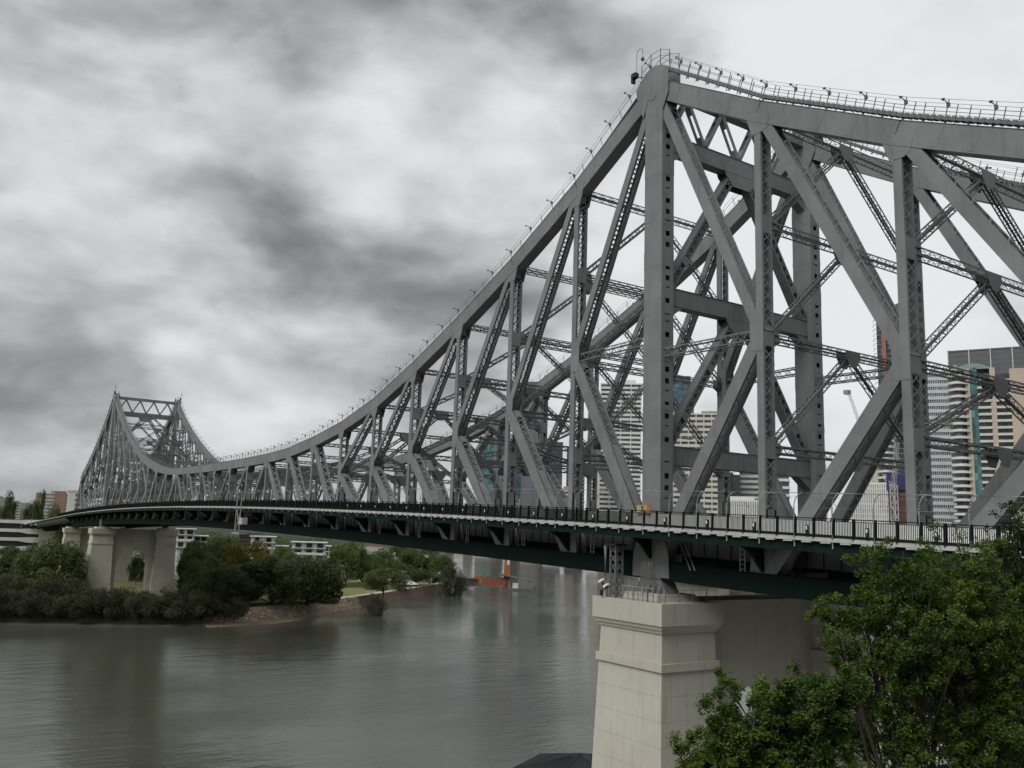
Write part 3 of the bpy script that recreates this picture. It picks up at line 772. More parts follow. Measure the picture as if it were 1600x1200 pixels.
for s in range(6):
    z0, z1 = s*.74, (s+1)*.74
    for p, q in (((.15, .3), (-.55, .3)), ((.15, -.5), (-.55, -.5)), ((.15, .3), (.15, -.5)), ((-.55, .3), (-.55, -.5))):
        mb.bar((*p, z0), (*q, z1), .05); mb.bar((*q, z0), (*p, z1), .05)
mb.build('bracing', 'steel_dark', t, 'stuff')
mb = MB(); mb.box(-.9, .6, -.7, .6, 4.4, 4.55); mb.build('top_plate', 'black', t)
t = thing('guard_cage', 'grey steel guard frame around the bearing on the near pier', 'guard frame', (-.4, 2.6, PTOP))
for i in range(7):
    x = -2.6+i*.62; mb = MB(); mb.bar((x, 0, .0), (x, 0, 1.15), .07); mb.build('upright', 'galv', t)
for z in (.55, 1.12):
    mb = MB(); mb.bar((-2.7, 0, z), (1.2, 0, z), .06); mb.build('rail', 'galv', t)
t = thing('hanger_rods', 'four pale slanting rods above the guard frame on the near pier', 'rods', (-.9, 1.9, PTOP+.6))
for i in range(4): mb = MB(); mb.tube([(-.6+i*.33, 0, 0), (-.85+i*.33, -.3, 2.6)], .045, 6); mb.build('rod', 'galv', t)
def pier_rail(name, label, pts):
    t = thing(name, label, 'railing', (0, 0, PTOP))
    for i, p in enumerate(pts):
        mb = MB(); mb.bar((p[0], p[1], 0), (p[0], p[1], 1.1), .05); mb.build('railing_post', 'steel_dark', t)
        if i:
            for z in (.55, 1.05): mb = MB(); mb.bar((*pts[i-1], z), (*p, z), .03); mb.build('rail', 'steel_dark', t)
pier_rail('pier_railing', 'thin grey handrail along the river edge of the near pier cap', [(-3.9, 2.7), (-2.4, 2.7), (-.8, 2.7), (1.0, 2.7), (2.4, 2.7), (3.9, 2.7)])
pier_rail('pier_railing', 'thin grey handrail along the shaded side of the near pier cap', [(-4.1, 2.3), (-4.1, .8), (-4.1, -.8), (-4.1, -2.4)])
for (x, y, h, lab) in ((3.75, 2.3, 1.35, 'white hooded floodlight on a dark stand at the corner of the near pier'), (2.6, 2.75, 1.0, 'white hooded floodlight clamped to the handrail of the near pier')):
    t = thing('floodlight', lab, 'floodlight', (x, y, PTOP), group='floodlights on the near pier')
    mb = MB(); mb.tube([(0, 0, 0), (0, 0, h-.2)], .04 if h < 1.2 else .13, 8); mb.build('stand', 'black', t)
    mb = MB(); mb.prism([(.35, -.16, h-.28), (-.25, -.16, h+.02), (-.12, -.16, h+.18), (.42, -.16, h-.08)], (0, .34, 0)); mb.build('hood', 'lampwhite', t)
    mb = MB(); mb.prism([(.3, -.13, h-.3), (-.2, -.13, h-.04), (-.1, -.13, h-.02), (.38, -.13, h-.22)], (0, .28, -.0)); 
    if h > 1.2: mb = MB(); mb.box(-.17, .19, -.17, .17, .02, .55)
    mb.build('housing', 'black', t)

# ================================================================== LAND
MT['grass'] = mat('park_grass', (.15, .165, .055), .95, .22, .25, .4, 3, col2=(.21, .19, .085), c2scale=.05)
MT['earth'] = mat('bank_earth', (.14, .10, .065), .95, .25, .3, .5, 3)
MT['sand'] = mat('river_mud', (.30, .235, .16), .9, .18, .15, .3, 3, col2=(.21, .165, .115), c2scale=.1)
MT['mud'] = mat('mangrove_mud', (.075, .062, .045), .9, .25, .3, .3, 3)
MT['path'] = mat('pale_path', (.42, .38, .32), .9, .12, .5)
MT['soil'] = mat('slope_soil', (.045, .045, .025), .95, .3, .5, .5, 2)
MT['paving'] = mat('wharf_paving', (.42, .42, .41), .85, .12, .4)
def stone_mat():
    m = bpy.data.materials.new('wall_stone'); m.use_nodes = True
    t = m.node_tree; n = t.nodes; l = t.links; b = n['Principled BSDF']; b.inputs['Roughness'].default_value = .95
    g = n.new('ShaderNodeNewGeometry'); vo = n.new('ShaderNodeTexVoronoi'); vo.inputs['Scale'].default_value = .75
    l.new(g.outputs['Position'], vo.inputs['Vector'])
    cr = n.new('ShaderNodeValToRGB'); cr.color_ramp.elements[0].color = (.27, .19, .13, 1); cr.color_ramp.elements[1].color = (.50, .41, .30, 1)
    l.new(vo.outputs['Color'], cr.inputs[0]); 
    ve = n.new('ShaderNodeTexVoronoi'); ve.feature = 'DISTANCE_TO_EDGE'; ve.inputs['Scale'].default_value = .75; l.new(g.outputs['Position'], ve.inputs['Vector'])
    mr = n.new('ShaderNodeMapRange'); mr.inputs['From Max'].default_value = .12; mr.inputs['To Min'].default_value = .35; l.new(ve.outputs['Distance'], mr.inputs['Value'])
    sc = n.new('ShaderNodeVectorMath'); sc.operation = 'SCALE'; l.new(cr.outputs[0], sc.inputs[0]); l.new(mr.outputs[0], sc.inputs['Scale']); l.new(sc.outputs[0], b.inputs['Base Color'])
    bp = n.new('ShaderNodeBump'); bp.inputs['Strength'].default_value = .8; bp.inputs['Distance'].default_value = .3; l.new(mr.outputs[0], bp.inputs['Height']); l.new(bp.outputs[0], b.inputs['Normal'])
    return m
MT['stone'] = stone_mat()
MT['stone_dark'] = mat('dark_wall_stone', (.15, .105, .08), .95, .35, .6, .5, 2)
# far bank: shoreline from left to the point, then round the back
SH = [(300, 420), (272, 160), (252, 70), (240, 30), (226, 0), (221, -22), (224, -45), (240, -66), (262, -92), (286, -120), (309, -146), (326, -164), (338, -170), (352, -166), (366, -150), (400, -110), (470, -70), (560, -40), (700, 10), (900, 60), (1400, 200), (3000, 900), (3000, 3000), (300, 3000)]
SH = np.array(SH, float)
def inset(p, d):
    k = len(p); o = []
    for i in range(k):
        a = p[i]-p[i-1]; b = p[(i+1) % k]-p[i]; na = unit(np.array([a[1], -a[0]])); nb = unit(np.array([b[1], -b[0]])); nn = unit(na+nb)
        o.append(p[i]+nn*d/max(.5, np.dot(nn, na)))
    return np.array(o)
area = sum(SH[i-1][0]*SH[i][1]-SH[i][0]*SH[i-1][1] for i in range(len(SH)))
sgn = -1 if area > 0 else 1
def smooth_line(p, n=6):
    """Catmull-Rom through the points"""
    o = []
    for i in range(len(p)-1):
        p0 = p[max(i-1, 0)]; p1 = p[i]; p2 = p[i+1]; p3 = p[min(i+2, len(p)-1)]
        for j in range(n):
            t = j/n; o.append(.5*((2*p1)+(-p0+p2)*t+(2*p0-5*p1+4*p2-p3)*t*t+(-p0+3*p1-3*p2+p3)*t**3))
    o.append(p[-1]); return np.array(o)
line = smooth_line(SH[:18]); rest = SH[18:]
outl = np.vstack([line, rest])
def off(d): return inset(outl, d*sgn)
def band(name, d0, z0, d1, z1, m, i0=0, i1=None, wob=0.0, e0=None, e1=None, blend=0):
    a = off(d0); b = off(d1); i1 = i1 or len(a); mb = MB(); vs = []
    for i in range(i0, i1):
        if blend and i > i1-1-blend:
            f = (i-(i1-1-blend))/blend; a[i] = off(d0+(e0-d0)*f)[i]; b[i] = off(d1+(e1-d1)*f)[i]
        w = wob*(math.sin(i*1.7)+math.sin(i*.61+1))
        vs.append((a[i][0]-w, a[i][1], z0)); vs.append((b[i][0], b[i][1], z1))
    mb.add(vs, [(2*i, 2*i+1, 2*i+3, 2*i+2) for i in range(i1-i0-1)]); return struct(mb.build(name, m))
nl = len(line)
iP = 30; iQ = int(8.2*6); iE = 15*6
band('mud_beach', -3.5, WATER-.15, 2.2, WATER+.75, 'mud', 0, iP+1, .8)
band('mud_beach', -8, WATER-.15, 2.2, WATER+.55, 'sand', iP, iQ-4, 0, -.5, .2, 14)
band('river_bank', 1.9, WATER+.7, 7, BANK-.3, 'earth', 0, iP+2)
band('sea_wall', 1.5, WATER-.2, 5, BANK+.1, 'stone', iP, iQ, 0, -.45, 1.45, 10)
band('sea_wall', -.5, WATER-.3, .6, WATER+2.0, 'stone_dark', iQ-1, iE)
band('sea_wall', .6, WATER+2.0, 1.4, BANK+.15, 'stone_dark', iQ-1, iE)
band('river_bank', -.5, WATER-.3, 4, BANK, 'earth', iE-1, None)
band('riverside_path', 5.0, BANK+.09, 9, BANK+.09, 'path', iP, iQ, 0, 1.4, 5.5, 10)
band('riverside_path', 1.4, BANK+.15, 5.5, BANK+.09, 'path', iQ-1, iE)
inner = off(4.9)
mb = MB(); mb.add([(p[0], p[1], BANK) for p in inner], [tuple(range(len(inner)))]); me = mb.mesh('park_ground', 'grass')
import bmesh
bm = bmesh.new(); bm.from_mesh(me); bmesh.ops.triangulate(bm, faces=bm.faces[:]); bm.to_mesh(me); bm.free()
struct(link('park_ground', me))
# city bank across the river bend
cb = [ground_at(px, D, BANK+1)[:2] for px, D in ((500, 1500), (650, 1250), (760, 1080), (880, 900), (1000, 760), (1150, 600), (1300, 500), (1450, 420), (1700, 330), (2100, 280))]
far = [ground_at(px, 6000, BANK+1)[:2] for px in (2100, 1600, 1100, 800, 500)]
mb = MB(); mb.add([(p[0], p[1], BANK+1) for p in cb+far], [tuple(range(len(cb)+len(far)))]); me = mb.mesh('city_ground', 'paving')
bm = bmesh.new(); bm.from_mesh(me); bmesh.ops.triangulate(bm, faces=bm.faces[:]); bm.to_mesh(me); bm.free(); struct(link('city_ground', me))
mb = MB(); vs = []
for p in cb: vs += [(p[0], p[1], WATER-.3), (p[0], p[1], BANK+1)]
mb.add(vs, [(2*i, 2*i+2, 2*i+3, 2*i+1) for i in range(len(cb)-1)]); struct(mb.build('quay_wall', 'stone_dark'))
# near bank: lookout terrace, slope and riverside flat
def hgt(x, y):
    s = (x-CAM[0])*.834+(y-CAM[1])*-.552
    f = min(1, max(0, (s-1.2)/30)); f = f*f*(3-2*f)
    w = .5*math.sin(x*.9+y*.4)+.4*math.sin(x*.35-y*.8)
    hl = min(1, max(0, (-x-95)/110)); hl = 44*hl*hl*(3-2*hl)                     # unseen ridge added behind the lookout to block low sky light
    return hl-1.75-27.25*f+(w*1.0 if 0 < f < 1 else 0)*min(1, f*6)
gx = np.concatenate([np.arange(-600, -210, 40), np.arange(-210, -90, 12), np.arange(-90, 33, 3.0)]); gy = np.concatenate([np.arange(-300, -60, 30), np.arange(-60, 110, 3.0), np.arange(110, 420, 40)])
vs = [(x, y, hgt(x, y)) for x in gx for y in gy]; ny = len(gy)
mb = MB(); mb.add(vs, [(i*ny+j, (i+1)*ny+j, (i+1)*ny+j+1, i*ny+j+1) for i in range(len(gx)-1) for j in range(ny-1)])
struct(mb.build('near_bank_ground', 'soil', smooth=True))
mb = MB(); mb.add([(gx[-1], y, z) for y in gy for z in (-29.0, WATER-.4)], [(2*i, 2*i+2, 2*i+3, 2*i+1) for i in range(ny-1)]); struct(mb.build('river_edge_wall', 'stone_dark'))
mb = MB(); mb.box(-33, 32, -120, 24, -29.3, -28.93); struct(mb.build('riverside_pavement', 'paving'))
# dark hip roof of the riverside pavilion in front of the river
MT['roof_dark'] = mat('roof_dark', (.030, .031, .034), .55, .15, .6, .2, 6)
t = thing('riverside_pavilion', 'dark hipped roof of a pavilion at the water edge beside the near pier', 'pavilion', (22, -10, -29))
for i in range(6):
    a = i/6*2*math.pi; b = (i+1)/6*2*math.pi; rr = 7.5; z0, z1 = 3.3, 5.0
    p0 = V3(rr*math.cos(a), rr*math.sin(a), z0); p1 = V3(rr*math.cos(b), rr*math.sin(b), z0); ap = V3(0, 0, z1)
    mb = MB(); n = np.cross(p1-p0, ap-p0); n = unit(n)
    mb.prism([p0, p1, ap], -n*.12)
    for q in range(1, 9):
        f = q/9; e = p0+(p1-p0)*f; top = e+(ap-e)*(.97-.9*abs(f-.5)*0)
        mb.bar(e+n*.03, top+n*.03, .07, .05, up=tuple(n))
    mb.build('roof_panel', 'roof_dark', t)
    mb = MB(); mb.bar(p0*.9+V3(0, 0, -.4)-V3(0, 0, p0[2]*.0), V3(p0[0]*.9, p0[1]*.9, 0), .25); mb.build('column', 'roof_dark', t)
    mb = MB(); mb.bar(p0+V3(0, 0, .02), ap+V3(0, 0, .05), .16, .1); mb.build('hip_ridge', 'roof_dark', t)
t = thing('riverside_pavilion', 'lower dark roof wing left of the hipped pavilion by the near pier', 'pavilion', (20.5, -3.6, -29))
mb = MB(); mb.prism([(-6, -3.0, 2.6), (6, -3.0, 2.6), (6, 0, 3.6), (6, 3, 2.6), (-6, 3, 2.6), (-6, 0, 3.6)][0:0] or [(-6, -2, 3.4), (-6, 2.2, 3.4), (-6, 0, 4.0)], (5, 0, 0)); mb.build('roof', 'roof_dark', t)
for a in (-5.5, -1.5):
    for b in (-2.4, 2.4): mb = MB(); mb.bar((a, b, 0), (a, b, 3.45), .22); mb.build('column', 'roof_dark', t)
# distant hills
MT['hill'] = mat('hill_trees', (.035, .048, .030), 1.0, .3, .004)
MT['hill2'] = mat('hill_far_haze', (.10, .12, .11), 1.0, .15, .002)  # distance haze is put into the pale colour of the far hill
def hills(name, pts, m, D, zb=-40):
    mb = MB(); vs = []; k = 0
    line = []
    for i in range(len(pts)-1):
        for j in range(8):
            f = j/8; px = pts[i][0]+(pts[i+1][0]-pts[i][0])*f; py = pts[i][1]+(pts[i+1][1]-pts[i][1])*f+1.4*math.sin(px*.37)+1.0*math.sin(px*.91)
            line.append((px, py))
    for px, py in line:
        p = at_dist(px, py, D); f = at_dist(px, py, D*.78); b = at_dist(px, py, D*1.25)
        vs += [(f[0], f[1], zb), (f[0]*.5+p[0]*.5, f[1]*.5+p[1]*.5, zb+.62*(p[2]-zb)), (p[0], p[1], p[2]), (b[0], b[1], zb)]
    mb.add(vs, [(4*i+q, 4*i+4+q, 4*i+5+q, 4*i+1+q) for i in range(len(line)-1) for q in range(3)])
    return struct(mb.build(name, m, smooth=True))
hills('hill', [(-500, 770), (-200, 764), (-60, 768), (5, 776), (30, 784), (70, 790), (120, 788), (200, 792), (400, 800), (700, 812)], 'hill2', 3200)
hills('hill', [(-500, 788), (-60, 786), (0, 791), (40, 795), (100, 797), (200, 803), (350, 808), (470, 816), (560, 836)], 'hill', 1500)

# ================================================================== CITY AND HOUSES
def glass_mat(name, col, rough=.12, spec=.6):
    """window glass whose panes differ: random tones that give a look of blinds"""
    m = bpy.data.materials.new(name); m.use_nodes = True; t = m.node_tree; n = t.nodes; l = t.links; b = n['Principled BSDF']
    b.inputs['Roughness'].default_value = rough; b.inputs['Specular IOR Level'].default_value = spec
    tcn = n.new('ShaderNodeTexCoord'); sn = n.new('ShaderNodeVectorMath'); sn.operation = 'SNAP'; sn.inputs[1].default_value = (2.3, 2.3, 3.4)
    l.new(tcn.outputs['Object'], sn.inputs[0]); wn = n.new('ShaderNodeTexWhiteNoise'); l.new(sn.outputs[0], wn.inputs['Vector'])
    cr = n.new('ShaderNodeValToRGB'); e = cr.color_ramp.elements; e[0].color = (*[c*.5 for c in col], 1); e[1].color = (*[min(.5, c*1.9+.03) for c in col], 1); k = e.new(.72); k.color = (*[c*1.25 for c in col], 1)
    l.new(wn.outputs['Value'], cr.inputs[0]); l.new(cr.outputs[0], b.inputs['Base Color']); return m
MT['glass'] = glass_mat('window_glass', (.06, .066, .072)); MT['glass_blue'] = glass_mat('blue_glass', (.06, .11, .15))
MT['glass_teal'] = glass_mat('teal_glass', (.05, .13, .13)); MT['glass_dark'] = glass_mat('dark_glass', (.045, .05, .062))
MT['b_white'] = mat('building_white', (.62, .62, .60), .8, .08, .2, streak=.1); MT['b_cream'] = mat('building_cream', (.56, .53, .46), .8, .08, .2, streak=.1)
MT['b_apricot'] = mat('building_apricot', (.47, .39, .31), .8, .08, .2); MT['b_grey'] = mat('building_grey', (.26, .26, .26), .8, .1, .2, streak=.12)
MT['b_dark'] = mat('building_dark', (.10, .105, .11), .5, .12, .2); MT['b_brick'] = mat('building_brick', (.31, .20, .16), .85, .15, .5)
MT['b_red'] = mat('red_fin', (.27, .12, .09), .6, .1, .3); MT['b_purple'] = mat('building_slate', (.16, .16, .19), .6, .1, .2); MT['b_blue'] = mat('blue_sheet', (.02, .03, .11), .6, .2, .5)
MT['b_brown'] = mat('building_brown', (.11, .055, .045), .8, .15, .4); MT['b_pale'] = mat('building_pale_blue', (.50, .54, .55), .7, .08, .2); MT['b_green'] = mat('green_roof', (.20, .27, .25), .6, .1, .3)
CG = BANK+1
def base(name, label, px0, px1, top, D, zb=CG, yaw=0.0, cat='building'):
    pm = (px0+px1)/2; g = ground_at(pm, D, zb, 800); d = ray(pm, 800); az = math.atan2(d[1], d[0])
    sc = D/math.hypot(d[0], d[1]); w = (px1-px0)/FPX*sc*1.0
    H = at_dist(pm, top, D)[2]-zb
    t = thing(name, label, cat, tuple(g), az-math.pi/2+yaw)
    return t, w, H
def ring(mb, w, dp, z0, z1, o=0.0):
    mb.box(-w/2-o, w/2+o, -o, dp+o, z0, z1)
def curved(w, dp, bulge, n=10):
    """front outline bulging towards the viewer"""
    pts = [(-w/2+w*i/n, -bulge*math.sin(math.pi*i/n)) for i in range(n+1)]
    return pts+[(w/2, dp), (-w/2, dp)]
def tower(name, label, px0, px1, top, D, dp, st, wall, glass, fl=3.4, zb=CG, yaw=0.0, fin=None, band=.45, roof=None, bulge=0, cols=0, crown=0.0, z_from=0.0):
    t, w, H = base(name, label, px0, px1, top, D, zb, yaw)
    core_h = H-crown
    def slab(mb, z0, z1, o):
        if bulge: mb.prism([(x*(1+2*o/w), y-o if y < dp*.5 else y+o, z0) for x, y in curved(w, dp, bulge)], (0, 0, z1-z0))
        else: ring(mb, w, dp, z0, z1, o)
    mb = MB(); slab(mb, 0, core_h, 0); mb.build('core', glass, t)
    n = int(core_h/fl); h = core_h/n
    for i in range(n):
        z = i*h
        if z+h < z_from: continue
        if st == 'band':
            mb = MB(); slab(mb, z, z+h*band, .35); mb.build('floor_band', wall, t)
        elif st == 'balcony':
            mb = MB(); slab(mb, z, z+.32, 1.5); 
            mb.build('balcony', wall, t)
            mb = MB()
            if bulge: slab(mb, z+.33, z+1.25, 1.3)
            else: mb.box(-w/2-1.4, w/2+1.4, -1.45, -1.35, z+.33, z+1.3)
            mb.build('balustrade', wall, t)
        elif st == 'glass':
            mb = MB(); slab(mb, z, z+.35, .12); mb.build('floor_band', wall, t)
    if fin:
        k, fw, fd, fm = fin
        for i in range(k+1):
            x = -w/2+w*i/k; mb = MB(); mb.box(x-fw/2, x+fw/2, -fd-.36, .2, z_from, core_h+.4); mb.build('fin', fm, t)
        for i in range(max(2, int(dp/w*k))+1):
            kk = max(2, int(dp/w*k))
            y = dp*i/kk
            for s in (-1, 1): mb = MB(); mb.box(s*(w/2+.36)-fd/2, s*(w/2+.36)+fd/2, y-fw/2+.01, y+fw/2+.01, z_from, core_h+.38); mb.build('fin', fm, t)
    if cols:
        for i in range(cols+1):
            x = -w/2+w*i/cols
            mb = MB(); mb.box(x-.35, x+.35, -.42, .3, 0, core_h+.3); mb.build('pier', wall, t)
    mb = MB(); slab(mb, core_h-.05, core_h+1.0, .4); mb.build('parapet', wall, t)
    if st != 'none' and not crown:
        rp = random.Random(int(px0)); x0 = rp.uniform(-.3, .05)*w
        mb = MB(); mb.box(x0, x0+w*.3, dp*.25, dp*.6, core_h+.9, core_h+rp.uniform(2.5, 4.5)); mb.build('plant_room', 'b_grey', t)
        mb = MB(); mb.tube([(x0+w*.4, dp*.4, core_h+.9), (x0+w*.4, dp*.4, core_h+rp.uniform(4, 8))], .15, 5); mb.build('roof_mast', 'b_grey', t)
    if crown: mb = MB(); mb.box(-w*.36, w*.36, dp*.2, dp*.8, core_h+1, H); mb.build('plant_room', roof or wall, t)
    return t, w, H, dp

# --- right of the tower
t, w, H, dp = tower('apartment_tower', 'slim grey glass tower with orange red fin and curved dark top', 1382, 1437, 492, 620, 26, 'glass', 'b_grey', 'glass', fl=3.3, bulge=4)
mb = MB(); mb.box(-w/2+3, -w/2+5.6, -4.6, 1, 0, H+8.5); mb.build('red_fin', 'b_red', t)
mb = MB(); mb.box(w/2-3.2, w/2+1.6, -1.4, dp, 0, H+8.5); mb.build('side_slab', 'b_grey', t)
mb = MB(); mb.prism([(-w/2+5, 3, H)]+[(-w/2+5+(w-8)*i/8, 3, H+10*math.sin(.35+i/8*1.3)) for i in range(9)]+[(w/2-3, 3, H)], (0, 14, 0)); mb.build('curved_top', 'b_dark', t)
for i in range(int(H/3.3)):
    mb = MB(); mb.tube([(-w/2-2.2, 2-6*0, i*3.3+1), (-w/2-1.6, -2.5, i*3.3+1.6), (-w/2+2.5, -4.6, i*3.3+2.4)], .22, 5); mb.build('sunshade', 'b_dark', t)
t, w, H, dp = tower('office_tower', 'large dark grey glass office block behind the apricot flats', 1504, 1690, 543, 760, 50, 'glass', 'b_dark', 'b_dark', fl=4, cols=0)
for i in range(7): mb = MB(); mb.box(-w/2+w*i/6-.3, -w/2+w*i/6+.3, -.5, .2, 0, H+.5); mb.build('mullion', 'b_white', t)
t, w, H, dp = tower('office_tower', 'pale blue office block with strip windows beside the apricot flats', 1441, 1494, 584, 540, 30, 'band', 'b_pale', 'glass', fl=3.6, band=.5, yaw=.12)
nmul = 20
for i in range(int(nmul)): mb = MB(); x = -w/2+w*(i+.5)/nmul; mb.box(x-.14, x+.14, -.14, .1, 0, H); mb.build('mullion', 'b_pale', t)
t, w, H, dp = tower('apartment_tower', 'apricot apartment tower with curved white balconies and green glass', 1497, 1516, 580, 480, 22, 'balcony', 'b_white', 'glass', fl=3.3, bulge=3.2)
mb = MB(); mb.box(w/2+.2, w/2+2.4, -.9, dp, 0, H+1); mb.build('wall_strip', 'b_apricot', t)
mb = MB(); mb.box(w/2+2.45, w/2+5.6, -.4, dp, 0, H+1.5); mb.build('glass_strip', 'glass_teal', t)
mb = MB(); mb.box(w/2+5.7, w/2+11, 0, dp, 0, H-2); mb.build('recess_wall', 'glass_dark', t)
mb = MB(); mb.box(w/2+11.1, w/2+13.4, -1.2, dp, 0, H+1); mb.build('wall_strip', 'b_apricot', t)
mb = MB(); mb.box(w/2+13.5, w/2+19.5, 0, dp, 0, H-2); mb.build('recess_wall', 'glass_dark', t)
mb = MB(); mb.box(w/2+19.6, w/2+27.5, -1.6, dp+2, 0, H); mb.build('wall_strip', 'b_apricot', t)
for i in range(int((H-2)/3.3)):
    for a, b in ((5.5, 11.2), (13.3, 19.8)):
        mb = MB(); mb.box(w/2+a, w/2+b, -1.9, .3, i*3.3, i*3.3+.3); mb.build('balcony', 'b_white', t)
        mb = MB(); mb.box(w/2+a, w/2+b, -1.9, -1.78, i*3.3+.31, i*3.3+1.15); mb.build('balustrade', 'b_cream', t)
mb = MB(); mb.prism([(w/2+2-6, 2, H+1.2)]+[(w/2-4+16*i/8, 2, H+1.6+2.6*math.sin(math.pi*i/8)) for i in range(9)]+[(w/2+12, 2, H+1.2)], (0, 14, 0)); mb.build('curved_roof', 'b_green', t)
t, w, H, dp = tower('apartment_tower', 'brown and teal glass tower at the right edge behind the bridge', 1584, 1640, 600, 640, 30, 'band', 'b_apricot', 'glass_teal', fl=3.4, band=.35)
t, w, H, dp = tower('building_under_construction', 'brown concrete tower under construction wrapped in blue sheeting', 1390, 1421, 762, 430, 18, 'glass', 'b_brown', 'b_brown', fl=3.4)
mb = MB(); mb.box(-w/2-.5, w/2+.5, -1, 8, H-1, H+6); mb.build('safety_sheet', 'b_blue', t)
t, w, H, dp = tower('apartment_tower', 'round grey tower with curved white balcony rings behind the crane mast', 1379, 1397, 672, 520, 16, 'balcony', 'b_white', 'glass_dark', fl=3.3, bulge=4.5)
tower('office_building', 'low white office block with a grid of narrow windows', 1332, 1386, 757, 470, 26, 'band', 'b_white', 'glass_dark', fl=2.4, band=.35, fin=(17, .75, .5, 'b_white'))
t, w, H, dp = tower('office_building', 'plain pale block with one dark window column behind the grid office', 1338, 1384, 733, 560, 24, 'none', 'b_cream', 'b_cream')
mb = MB(); mb.box(w/2-4, w/2-1, -.3, .2, H-14, H-2); mb.build('window_column', 'glass_dark', t)
tower('office_building', 'dark and white striped office block right of the tower post', 1199, 1233, 740, 480, 24, 'band', 'b_white', 'glass_dark', fl=3.8, band=.36)
tower('office_building', 'pale block with square dark windows right of the far tower post', 1262, 1291, 727, 600, 20, 'band', 'b_white', 'glass_dark', fl=3.9, band=.45, fin=(4, 1.4, .3, 'b_white'))
tower('office_building', 'white block with tall vertical fins above the footpath', 1124, 1188, 775, 500, 30, 'none', 'b_white', 'glass_dark', fin=(19, .85, .9, 'b_white'), crown=3)
tower('office_building', 'small dark blue glass block behind the finned white block', 1136, 1156, 744, 640, 20, 'glass', 'b_dark', 'glass_dark')
tower('office_building', 'white and dark banded block between the tower post and the next post', 1157, 1196, 738, 660, 24, 'band', 'b_white', 'glass', fl=3.8, band=.5)
tower('office_tower', 'broad cream office tower with rows of dark windows', 1052, 1136, 648, 620, 34, 'band', 'b_cream', 'glass_dark', fl=3.7, band=.52, cols=7)
tower('office_tower', 'blue glass tower with dark top behind the cream office tower', 1046, 1084, 586, 800, 26, 'glass', 'glass_blue', 'glass_blue', fl=3.8, crown=8, roof='b_dark')
t, w, H, dp = tower('office_tower', 'tall white banded tower with mast, left of the near tower post', 936, 1000, 592, 760, 30, 'band', 'b_white', 'glass_dark', fl=3.9, band=.5, cols=4, crown=5)
mb = MB(); mb.tube([(4, 12, H), (4, 12, H+18)], [.5, .2], 6)
for q in range(4): mb.bar((2, 12, H+4+q*3.4), (6, 12, H+4+q*3.4), .35)
mb.build('mast', 'b_grey', t)
tower('office_tower', 'slate grey glass tower with flat sloping top', 813, 850, 598, 900, 26, 'glass', 'b_purple', 'b_purple', fl=3.8, cols=2)
tower('office_tower', 'dark glass tower half hidden by posts', 843, 877, 692, 820, 26, 'glass', 'b_dark', 'glass_dark', fl=3.8)
tower('office_tower', 'teal glass tower left of the slate tower', 769, 788, 664, 1000, 24, 'glass', 'glass_teal', 'glass_teal', fl=3.8)
tower('office_building', 'lower teal glass block beside the teal tower', 745, 771, 683, 980, 26, 'glass', 'glass_teal', 'glass_teal', fl=3.8)
tower('apartment_building', 'cream stepped block with dark stripes left of the beige tower', 871, 897, 768, 700, 20, 'band', 'b_cream', 'glass_dark', fl=3.2, band=.5)
tower('apartment_tower', 'slim beige tower beside the white banded tower', 918, 936, 692, 720, 18, 'glass', 'b_cream', 'b_cream', fl=3.4)
tower('apartment_building', 'low pale block seen under the truss at mid span', 690, 712, 792, 1150, 20, 'band', 'b_white', 'glass', fl=3.2)
tower('apartment_building', 'low grey block beside the pale one under the truss', 727, 741, 787, 1150, 20, 'band', 'b_grey', 'glass', fl=3.2)
tower('apartment_building', 'low white flats glimpsed through the truss near the far span', 640, 664, 800, 1250, 20, 'band', 'b_white', 'glass', fl=3.2)
tower('office_tower', 'plain grey tower behind the cream stepped block', 884, 912, 700, 950, 22, 'band', 'b_grey', 'glass_dark', fl=3.8, band=.5)
tower('office_tower', 'blue grey glass slab left of the dark glass tower', 792, 815, 690, 1050, 24, 'glass', 'b_purple', 'glass_blue', fl=3.8)
# cranes
MT['crane'] = mat('crane_white', (.5, .5, .5), .6, .05, 1)
def lat4(p0, p1, w, name, parent, m, pitch=3):
    mb = MB(); p0 = V3(*p0); p1 = V3(*p1); tt = unit(p1-p0); up = V3(0, 0, 1) if abs(tt[2]) < .9 else V3(1, 0, 0); u = unit(np.cross(tt, up)); v = np.cross(u, tt); Ln = np.linalg.norm(p1-p0)
    cs = [u*a*w/2+v*b*w/2 for a, b in ((-1, -1), (1, -1), (1, 1), (-1, 1))]
    for c in cs: mb.bar(p0+c, p1+c, w*.13)
    k = max(2, int(Ln/pitch))
    for i in range(k):
        for q in range(4):
            a, b = (cs[q], cs[(q+1) % 4]) if i % 2 else (cs[(q+1) % 4], cs[q]); mb.bar(p0+a+tt*i*Ln/k, p0+b+tt*(i+1)*Ln/k, w*.09)
    return mb.build(name, m, parent)
g = ground_at(1398, 425, CG, 800); t = thing('tower_crane', 'white lattice tower crane mast with red and white foot', 'crane', tuple(g))
lat4((0, 0, 6), (0, 0, 52), 2.2, 'mast', t, 'crane'); lat4((0, 0, 0), (0, 0, 6), 2.3, 'mast_foot', t, 'b_red')
lat4((0, 0, 51), (-6, 6, 70), 1.4, 'jib', t, 'crane'); lat4((0, 0, 51), (10, -8, 57), 1.3, 'counter_jib', t, 'crane')
p1 = at_dist(1350, 682, 900); p0 = at_dist(1326, 613, 900); g = ground_at(1352, 900, CG, 800)
t = thing('tower_crane', 'distant luffing crane jib leaning left against the sky', 'crane', tuple(g))
lat4((0, 0, 0), tuple(p1-g), 2.6, 'mast', t, 'crane', 4); lat4(tuple(p1-g), tuple(p0-g), 2.0, 'jib', t, 'crane', 3)
